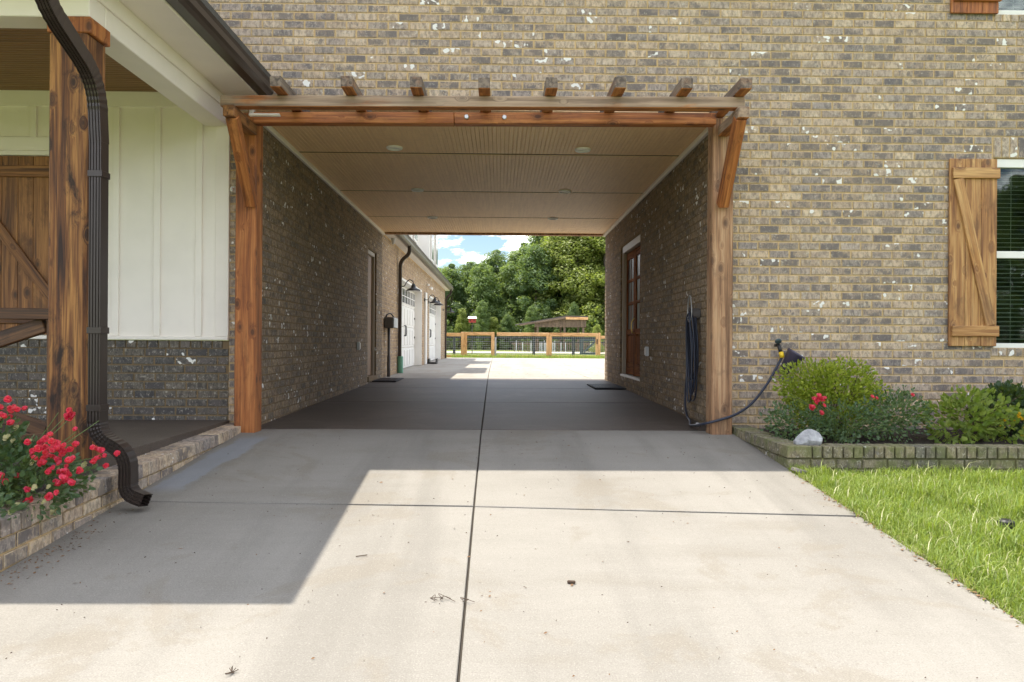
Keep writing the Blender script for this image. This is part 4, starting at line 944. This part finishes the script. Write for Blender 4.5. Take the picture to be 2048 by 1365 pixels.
for _ in range(15):
    c = Vector((rg.choice((4.25, 4.32, 4.42, 4.45, 4.36)) + rg.uniform(-.06, .06), 6.15 + rg.uniform(-.03, .15), rg.uniform(.12, .36)))
    for _ in range(2): bloom(rg.choice(YEL), c + Vector((rg.gauss(0, .01), rg.gauss(0, .01), rg.gauss(0, .007))), la, rg)
dksh = empty('dark_shrub', (4.75, 6.8, .03), 'dark green shrub with orange buds at the right edge of the planter', 'shrub')
leaf_mesh(blob_pts([(4.7, 6.8, .25, .35, .3, .22), (5.1, 6.8, .28, .35, .3, .22), (4.6, 6.7, .4, .2, .2, .12)], 3000, .055, 53, .4), m_leaf_dk, 'foliage', dksh, seed=53)
for _ in range(9): bloom(rg.choice(YEL), (rg.uniform(4.5, 4.9), 6.5, rg.uniform(.2, .5)), dksh, rg)
stems((4.75, 6.8, .03), [(rg.uniform(4.5, 5.2), rg.uniform(6.6, 7), rg.uniform(.3, .55)) for _ in range(14)], m_twig, dksh)

# ------------------------------------------------------------------ lawn
def grass(name, n, sampler, h0, h1, m, seed, lean=.5, w=.0035):
    rs = np.random.RandomState(seed); xy = sampler(rs, n); n = len(xy)
    h = rs.uniform(h0, h1, n) * (1 + .35 * np.sin(xy[:, 0] * 5.1) * np.sin(xy[:, 1] * 6.3)); th = rs.uniform(0, 2 * np.pi, n); le = rs.uniform(.1, lean, n) * h; ww = w * rs.uniform(.6, 1.3, n)
    z = np.array([gz(y) for y in xy[:, 1]]) - .02; dx, dy = np.cos(th), np.sin(th); px, py = -dy, dx
    V = np.zeros((n, 5, 3)); base = np.stack([xy[:, 0], xy[:, 1], z], 1)
    for k, (sx, fr, lf) in enumerate(((-1, 0, 0), (1, 0, 0), (.8, .6, .35), (-.8, .6, .35), (0, 1, 1))):
        V[:, k] = base; V[:, k, 0] += px * ww * sx + dx * le * lf; V[:, k, 1] += py * ww * sx + dy * le * lf; V[:, k, 2] += h * fr * (1 - .25 * lf * lean)
    b = np.arange(n) * 5; quads = np.stack([b, b + 1, b + 2, b + 3], 1); tri = np.stack([b + 3, b + 2, b + 4], 1)
    me = bpy.data.meshes.new(name); me.vertices.add(n * 5); me.vertices.foreach_set('co', V.reshape(-1)); me.loops.add(n * 7); me.polygons.add(n * 2)
    li = np.concatenate([quads, tri], 1).reshape(-1); me.loops.foreach_set('vertex_index', li)
    st = np.stack([np.arange(n) * 7, np.arange(n) * 7 + 4], 1).reshape(-1); me.polygons.foreach_set('loop_start', st)
    me.update(calc_edges=True); me.validate(); me.materials.append(m); o = bpy.data.objects.new(name, me); link(o); o['kind'] = 'stuff'; return o
def lawn_s(rs, n):
    y = 1.2 + (5.80 - 1.2) * rs.rand(n); x = 2.275 + (4.3 * rs.rand(n) ** 1.35) ; e = rs.normal(0, .03, n); x = np.maximum(x + e, 2.235); return np.stack([x, y], 1)
grass('lawn_grass', 125000, lawn_s, .03, .095, m_grass, 1, 1.1, .002)
def tuft_s(rs, n):
    c = np.stack([2.35 + 2.6 * rs.rand(140), 2.6 + 3.1 * rs.rand(140)], 1); i = rs.randint(0, 140, n); return c[i] + rs.normal(0, .03, (n, 2))
grass('tall_grass_tufts', 3800, tuft_s, .09, .17, m_grass, 2, 1.0, .0032)
grass('dry_grass', 3200, lawn_s, .05, .15, m_straw, 3, 1.3, .003)
def edge_s(rs, n): y = 1.2 + 4.5 * rs.rand(n); return np.stack([2.27 + np.abs(rs.normal(0, .02, n)), y], 1)
grass('edge_thatch', 3000, edge_s, .015, .05, m_straw, 4, 1.6, .003)
def fence_s(rs, n): x = -2.3 + 8 * rs.rand(n); return np.stack([x, 35.0 + 1.6 * rs.rand(n)], 1)
grass('fence_grass', 9000, fence_s, .06, .22, m_grass, 5, .9, .008)
t = empty('sprinkler_head', (3.02, 4.42, gz(4.42)), 'small black sprinkler head in the lawn', 'sprinkler')
v, f = lathe([(0, .055), (.03, .055), (.045, .045), (.048, 0)], 14); mo('cap', v, f, m_black, t, Matrix.Translation((3.02, 4.42, gz(4.42))))

# ------------------------------------------------------------------ debris on the concrete
def on(x, y): return Vector((x, y, gz(y) + .004))
TW = [(-.72, 3.95, .06, 15, 'short dark twig left of the long joint, nearest the porch shadow'), (-.98, 2.78, .06, 60, 'spiky dark twig cluster at the bottom of the picture, left of the joint'), (-.24, 3.42, .13, 30, 'tangled curl of dry stems beside the long joint'), (.35, 3.6, .04, -10, 'dark bark chip on the sunlit concrete right of the joint')]
for i, (x, y, l, a, lab) in enumerate(TW):
    q = MB(); rg = random.Random(60 + i); d = Vector((math.cos(R(a)), math.sin(R(a)), 0)); c = on(x, y)
    if i == 0: q.tube([c - d * l / 2, c + d * l / 2 + Vector((0, 0, .004))], .0025, 6)
    elif i == 3: q.bar(c - d * l / 2 + Vector((0, 0, .005)), c + d * l / 2 + Vector((0, 0, .005)), .016, .012, (0, 0, 1), .004)
    elif i == 1:
        for k in range(9): e = Vector((rg.uniform(-1, 1), rg.uniform(-1, 1), rg.uniform(0, .5))).normalized() * l * rg.uniform(.3, .6); q.tube([c, c + e], .0016, 5)
    else:
        for k in range(7): p0 = c + Vector((rg.uniform(-.07, .09), rg.uniform(-.05, .05), 0)); q.tube(bez([p0, p0 + Vector((rg.uniform(-.03, .03), rg.uniform(-.03, .03), .015)), p0 + Vector((rg.uniform(-.06, .06), rg.uniform(-.05, .05), 0))], 4), .0014, 5)
    tag(q.obj('twig', m_twig, None, False, c), lab, 'twig', 'twigs on the driveway')
def litter(name, n, seed, reg, label, smax=.016):
    rg = random.Random(seed); v, f = [], []
    for _ in range(n):
        x, y = reg(rg); c = on(x, y); a = rg.uniform(0, 6.3); l = rg.uniform(.004, smax); w = l * rg.uniform(.15, .5); d = Vector((math.cos(a), math.sin(a), 0)) * l; s = Vector((-math.sin(a), math.cos(a), 0)) * w; b = len(v); up = Vector((0, 0, rg.uniform(.001, .006)))
        v += [c - d, c + s + up, c + d + up * .5, c - s]; f.append((b, b + 1, b + 2, b + 3))
    o = mo(name, [tuple(p) for p in v], f, m_deadleaf if seed % 2 else m_twig); o['kind'] = 'stuff'
litter('leaf_litter', 120, 71, lambda g_: (g_.uniform(-2.3, 2.2), g_.uniform(2.4, 7.2)), '')
litter('dirt_specks', 300, 72, lambda g_: (g_.uniform(-2.3, 2.2), g_.uniform(2.4, 7.2)), '', .007)
litter('curb_litter', 200, 73, lambda g_: (-2.42 + abs(g_.gauss(0, .09)), g_.gauss(3.9, .35)), '', .012)
litter('edge_litter', 200, 75, lambda g_: (2.25 - abs(g_.gauss(0, .03)), g_.uniform(2.2, 5.6)), '', .02)
litter('rear_litter', 260, 77, lambda g_: (g_.uniform(-.2, 4), g_.uniform(16, 34)), '', .06)

# ------------------------------------------------------------------ rear fence
fe = empty('wire_fence', (0, 36, .06), 'orange cedar and wire fence across the back of the driveway', 'fence')
zg, zt = .06, 1.295
def fpost(x0, x1, par, m=m_fence, top=zt): beam('post', ((x0 + x1) / 2, 36.0, zg), ((x0 + x1) / 2, 36.0, top), x1 - x0 - .004, .12, m, par, (1, 0, 0), .008)
def frail(x0, x1, z0, z1, par): beam('rail', (x0, 36.0, (z0 + z1) / 2), (x1, 36.0, (z0 + z1) / 2), .09, z1 - z0, m_fence, par, (0, 1, 0), .006)
def wires(x0, x1, z0, z1, par):
    q = MB(); x = x0 + .05
    while x < x1: q.bar((x, 36.0, z0), (x, 36.0, z1), .006, .006, (1, 0, 0)); x += .10
    z = z0 + .05
    while z < z1: q.bar((x0, 36.008, z), (x1, 36.008, z), .006, .006, (0, 0, 1)); z += .10
    q.obj('wire_mesh', m_steel, par)
fpost(-1.87, -1.735, fe); fpost(-1.735, -1.58, fe); fpost(-.43, -.262, fe); fpost(-.258, -.165, fe, m_steel, 1.05); fpost(4.73, 4.83, fe)
frail(-6, -1.872, 1.09, 1.25, fe); frail(-6, -1.872, .08, .2, fe); wires(-6, -1.872, .21, 1.08, fe)
frail(-1.578, -.432, 1.14, 1.29, fe); frail(-1.578, -.432, .08, .19, fe); wires(-1.578, -.432, .2, 1.13, fe)
frail(4.832, 12, 1.02, 1.15, fe); frail(4.832, 12, .08, .2, fe); wires(4.832, 12, .21, 1.01, fe); fpost(8, 8.15, fe); fpost(11.9, 12.05, fe)
for (a, b, l) in ((-.162, 2.354, 'left leaf of the cedar and wire gate in the rear fence'), (2.358, 4.728, 'right leaf of the cedar and wire gate in the rear fence, with a black latch')):
    t = empty('gate', ((a + b) / 2, 36, .06), l, 'gate', 'leaves of the rear gate')
    frail(a + .002, b - .002, 1.12, 1.285, t); frail(a + .13, b - .13, .07, .2, t); wires(a + .125, b - .125, .21, 1.11, t)
    for s in (a + .065, b - .065):
        if a < 0 and s < 0: continue
        beam('stile', (s, 36.0, .07), (s, 36.0, 1.118), .125, .1, m_fence, t, (1, 0, 0), .006)
    if b > 3: box('latch', b - .09, b - .04, 35.92, 35.945, .75, 1.0, m_black, t)

# black paddock fence, frame, pickets
pf = empty('paddock_fence', (1, 44, .06), 'black board paddock fence behind the cedar fence', 'fence')
for x in np.arange(-12, 18, 2.33): box('post', x - .08, x + .08, 43.9, 44.02, .06, 1.2, m_blackfence, pf)
for (z0, z1) in ((1.02, 1.14), (.80, .86), (.10, .13)): box('rail', -13, 18, 44.03, 44.07, z0, z1, m_blackfence, pf)
gf = empty('field_gate', (5.2, 47, .06), 'dark teal braced gate section of the far paddock fence', 'gate')
box('post', 5.0, 5.22, 46.9, 47.0, .06, 1.1, m_teal, gf); box('post', 6.0, 6.2, 46.9, 47.0, .06, 1.1, m_teal, gf); box('rail', 5.221, 5.999, 46.9, 46.98, .9, 1.08, m_teal, gf); box('rail', 5.221, 5.999, 46.9, 46.98, .08, .2, m_teal, gf); beam('diagonal_brace', (5.25, 46.86, .22), (5.98, 46.86, .9), .05, .12, m_teal, gf, (0, 1, 0))
pk = empty('picket_row', (3.4, 58, .06), 'row of weathered pale pickets beneath the field shelter', 'fence'); rg = random.Random(81)
for k in range(46):
    x = 1.1 + k * .165 + rg.uniform(-.03, .03); h = rg.uniform(.75, .95); box('picket', x - .035, x + .035, 57.97, 58.03, .06, h, m_lightgrey if rg.random() < .3 else m_shed, pk, .006)
box('rail', .9, 9, 58.04, 58.09, .62, .72, m_shed, pk)
# shelter
st = empty('field_shelter', (4.2, 60, .06), 'open brown board shelter with a slanting roof beyond the fences', 'shelter')
def slabq(name, pts, th, m, par):
    v = [Vector(p) for p in pts]; v = [tuple(p) for p in v] + [tuple(p + Vector((0, 0, th))) for p in v]
    return mo(name, v, [(0, 3, 2, 1), (4, 5, 6, 7), (0, 1, 5, 4), (1, 2, 6, 5), (2, 3, 7, 6), (3, 0, 4, 7)], m, par)
slabq('roof', [(1.55, 59.6, 2.2), (5.2, 59.4, 2.84), (5.0, 64, 2.84), (1.3, 64, 2.2)], .09, m_roof, st); slabq('roof', [(5.22, 59.4, 2.84), (7.0, 59.6, 2.82), (7.0, 64, 2.82), (5.1, 64, 2.84)], .09, m_roof, st)
beam('fascia', (5.2, 59.35, 2.72), (7.0, 59.55, 2.70), .04, .2, m_fence, st, (0, 1, 0)); beam('fascia', (1.55, 59.55, 2.15), (5.2, 59.35, 2.76), .04, .14, m_shed, st, (0, 1, 0))
x = 2.75
while x < 6.75:
    zt2 = 2.2 + (x - 1.55) * .176 - .05 if x < 5.2 else 2.78; box('board', x, x + .135, 59.7 + (.02 if int(x * 7.2) % 2 else 0), 59.73 + (.02 if int(x * 7.2) % 2 else 0), 2.0 - .0 * x, zt2, m_shed, st, .004); x += .142
for x in (3.0, 5.15, 6.65):
    for y in (59.85, 63.8): box('post', x - .08, x + .08, y - .08, y + .08, .06, 2.1, m_shed, st)
bh_ = empty('bird_house', (-1.75, 48, 2.1), 'small red bird house with a white roof on a thin pole', 'bird house')
box('body', -2.0, -1.55, 47.8, 48.2, 2.04, 2.3, m_red, bh_); 
mo('roof', [(-2.06, 47.72, 2.3), (-1.49, 47.72, 2.3), (-1.49, 48.28, 2.3), (-2.06, 48.28, 2.3), (-2.02, 48, 2.44), (-1.53, 48, 2.44)], [(0, 1, 5, 4), (2, 3, 4, 5), (1, 2, 5), (3, 0, 4), (3, 2, 1, 0)], m_white, bh_)
for x in (-1.9, -1.66): v, f = lathe([(.0, 0), (.04, 0)], 10); mo('entrance_hole', v, f, m_black, bh_, Matrix.Translation((x, 47.798, 2.16)) @ Matrix.Rotation(R(90), 4, 'X'))
q = MB(); q.tube([(-1.78, 48, .06), (-1.78, 48, 2.04)], .03, 8); q.obj('pole', m_black, bh_)

# ------------------------------------------------------------------ trees
def crown_mesh(name, seed, m, n, lobes, leaf):
    rs = np.random.RandomState(seed); C = []
    for k in range(lobes):
        t_ = rs.uniform(.04, 1); wmax = .31 * min(1, (t_ + .2) / .4) * (1.06 - t_) ** .8 + .025; a = rs.uniform(0, 6.28); rr = wmax * rs.uniform(.2, 1) ** .6
        C.append((rr * math.cos(a), rr * math.sin(a), t_ * .93, rs.uniform(.04, .085)))
    C.append((0, 0, .96, .03)); C.append((0, 0, .90, .045)); C = np.array(C); i = rs.randint(0, len(C), n); d = rs.normal(0, 1, (n, 3)); d /= np.linalg.norm(d, axis=1)[:, None]
    P = C[i, :3] + d * C[i, 3:4] * (rs.uniform(.45, 1.08, (n, 1)) ** .6) * np.array([1, 1, .85]); nrm = d + rs.normal(0, .5, (n, 3)) + np.array([0, 0, .35]); nrm /= np.linalg.norm(nrm, axis=1)[:, None]
    a = np.cross(nrm, rs.normal(0, 1, (n, 3))); a /= np.linalg.norm(a, axis=1)[:, None]; b = np.cross(nrm, a); s = leaf * rs.uniform(.5, 1.25, (n, 1))
    V = np.stack([P - a * s, P + b * s * .6 + nrm * s * .25, P + a * s, P - b * s * .6 + nrm * s * .25], 1); V[:, :, 2] = np.maximum(V[:, :, 2], .01)
    me = bpy.data.meshes.new(name); me.vertices.add(n * 4); me.vertices.foreach_set('co', V.reshape(-1)); me.loops.add(n * 4); me.polygons.add(n)
    me.loops.foreach_set('vertex_index', np.arange(n * 4)); me.polygons.foreach_set('loop_start', np.arange(n) * 4); me.update(calc_edges=True); me.materials.append(m); return me
CR = [crown_mesh('crown', 90 + k, m_leaf_t[k % 3], 24000, 120, .0092) for k in range(6)]
v, f = tube([(0, 0, -.02), (.004, .003, .2), (-.004, 0, .5), (.003, 0, .9)], [.022, .016, .011, .004], 8); TR = me_new('trunk', v, f, m_bark, True)
TREES = [(-13, 72, 9.5, 0), (-10.5, 71, 8.6, 1), (-8.2, 73, 9.3, 0), (-6.3, 70, 8.3, 1), (-4.6, 71, 8.9, 0), (-3.0, 73, 9.4, 3), (-1.6, 70, 8.9, 4), (-.4, 74, 10.8, 0), (1.0, 71, 9.2, 4), (2.2, 73, 11.0, 1), (3.3, 70, 10.0, 3), (4.4, 74, 12.6, 4), (5.8, 71, 11.6, 2), (7.2, 70, 12.2, 5), (8.4, 73, 13.5, 4), (9.6, 69, 12.6, 2), (11.2, 71, 13.4, 5), (13, 70, 12.5, 1), (15.5, 72, 13, 2), (-7, 79, 9.6, 4), (-2, 80, 10, 1), (2.5, 80, 11.5, 0), (6.5, 80, 14, 3), (10.5, 79, 14.5, 1), (14, 80, 14, 4), (-11, 80, 10.4, 3), (-8.7, 75.5, 8.6, 3), (-5.4, 75, 9.0, 4), (-2.2, 76, 9.3, 0), (.4, 76, 9.6, 1), (3.9, 76.5, 11, 0), (5.2, 76, 12.6, 3), (9, 76, 13.2, 1), (12, 76, 13.6, 4), (7.8, 75.4, 12.6, 4), (16, -30, 11, 0), (22, -33, 12, 3), (28, -30, 12, 1), (34, -34, 13, 0), (41, -31, 12, 3), (48, -34, 13, 0)]
ORD = 'first second third fourth fifth sixth seventh eighth ninth tenth eleventh twelfth thirteenth fourteenth fifteenth sixteenth seventeenth eighteenth nineteenth twentieth rearmost'.split()
KIND = ['dense dark green', 'mid green leafy', 'yellow green', 'dark rounded', 'tall mid green', 'pale yellow green']
rg = random.Random(95)
for i, (x, y, h, k) in enumerate(TREES):
    h *= .92 if x < 2.5 else 1
    rowf = lambda yy: 'hidden' if yy < 0 else ('back' if yy > 78 else ('middle' if yy > 74.6 else 'front')); row = rowf(y); order_ = sorted(q_[0] for q_ in TREES if rowf(q_[1]) == row)
    t = empty('tree', (x, y, gz(y)), f'{KIND[k]} tree, {ORD[order_.index(x)]} from the left in the ' + ('roadside row behind the camera' if y < 0 else f'{row} row of the treeline'), 'tree', 'trees behind the field' if y > 0 else 'roadside trees', rg.uniform(0, 6.28))
    for me, sc in ((TR, (h, h, h)), (CR[k], (h * rg.uniform(1.15, 1.4), h * rg.uniform(1.15, 1.4), h))):
        o = bpy.data.objects.new(me.name, me); o.parent = t; o.matrix_basis = Matrix.Diagonal((*sc, 1)); col.objects.link(o)
def bush(x, y, h, w, k, seed, label):
    t = empty('bush', (x, y, .06), label, 'bush', 'bushes below the treeline'); o = bpy.data.objects.new('foliage', CR[k]); link(o, t, Matrix.Translation((x, y, .06)) @ Matrix.Diagonal((w * 1.3, w * 1.3, h, 1)))
rg = random.Random(96)
for i, x in enumerate(np.arange(-12, 14, 1.45)):
    bush(x + rg.uniform(-.4, .4), 66.5 + rg.uniform(-1, 1), rg.uniform(2.6, 4.6), rg.uniform(2.4, 3.4), rg.choice((1, 4, 4, 0, 5)), i, f'leafy green bush at the foot of the treeline, {ORD[i]} from the left')
bush(7.0, 54, 2.15, 1.5, 2, 99, 'bright yellow green bush right of the shelter')
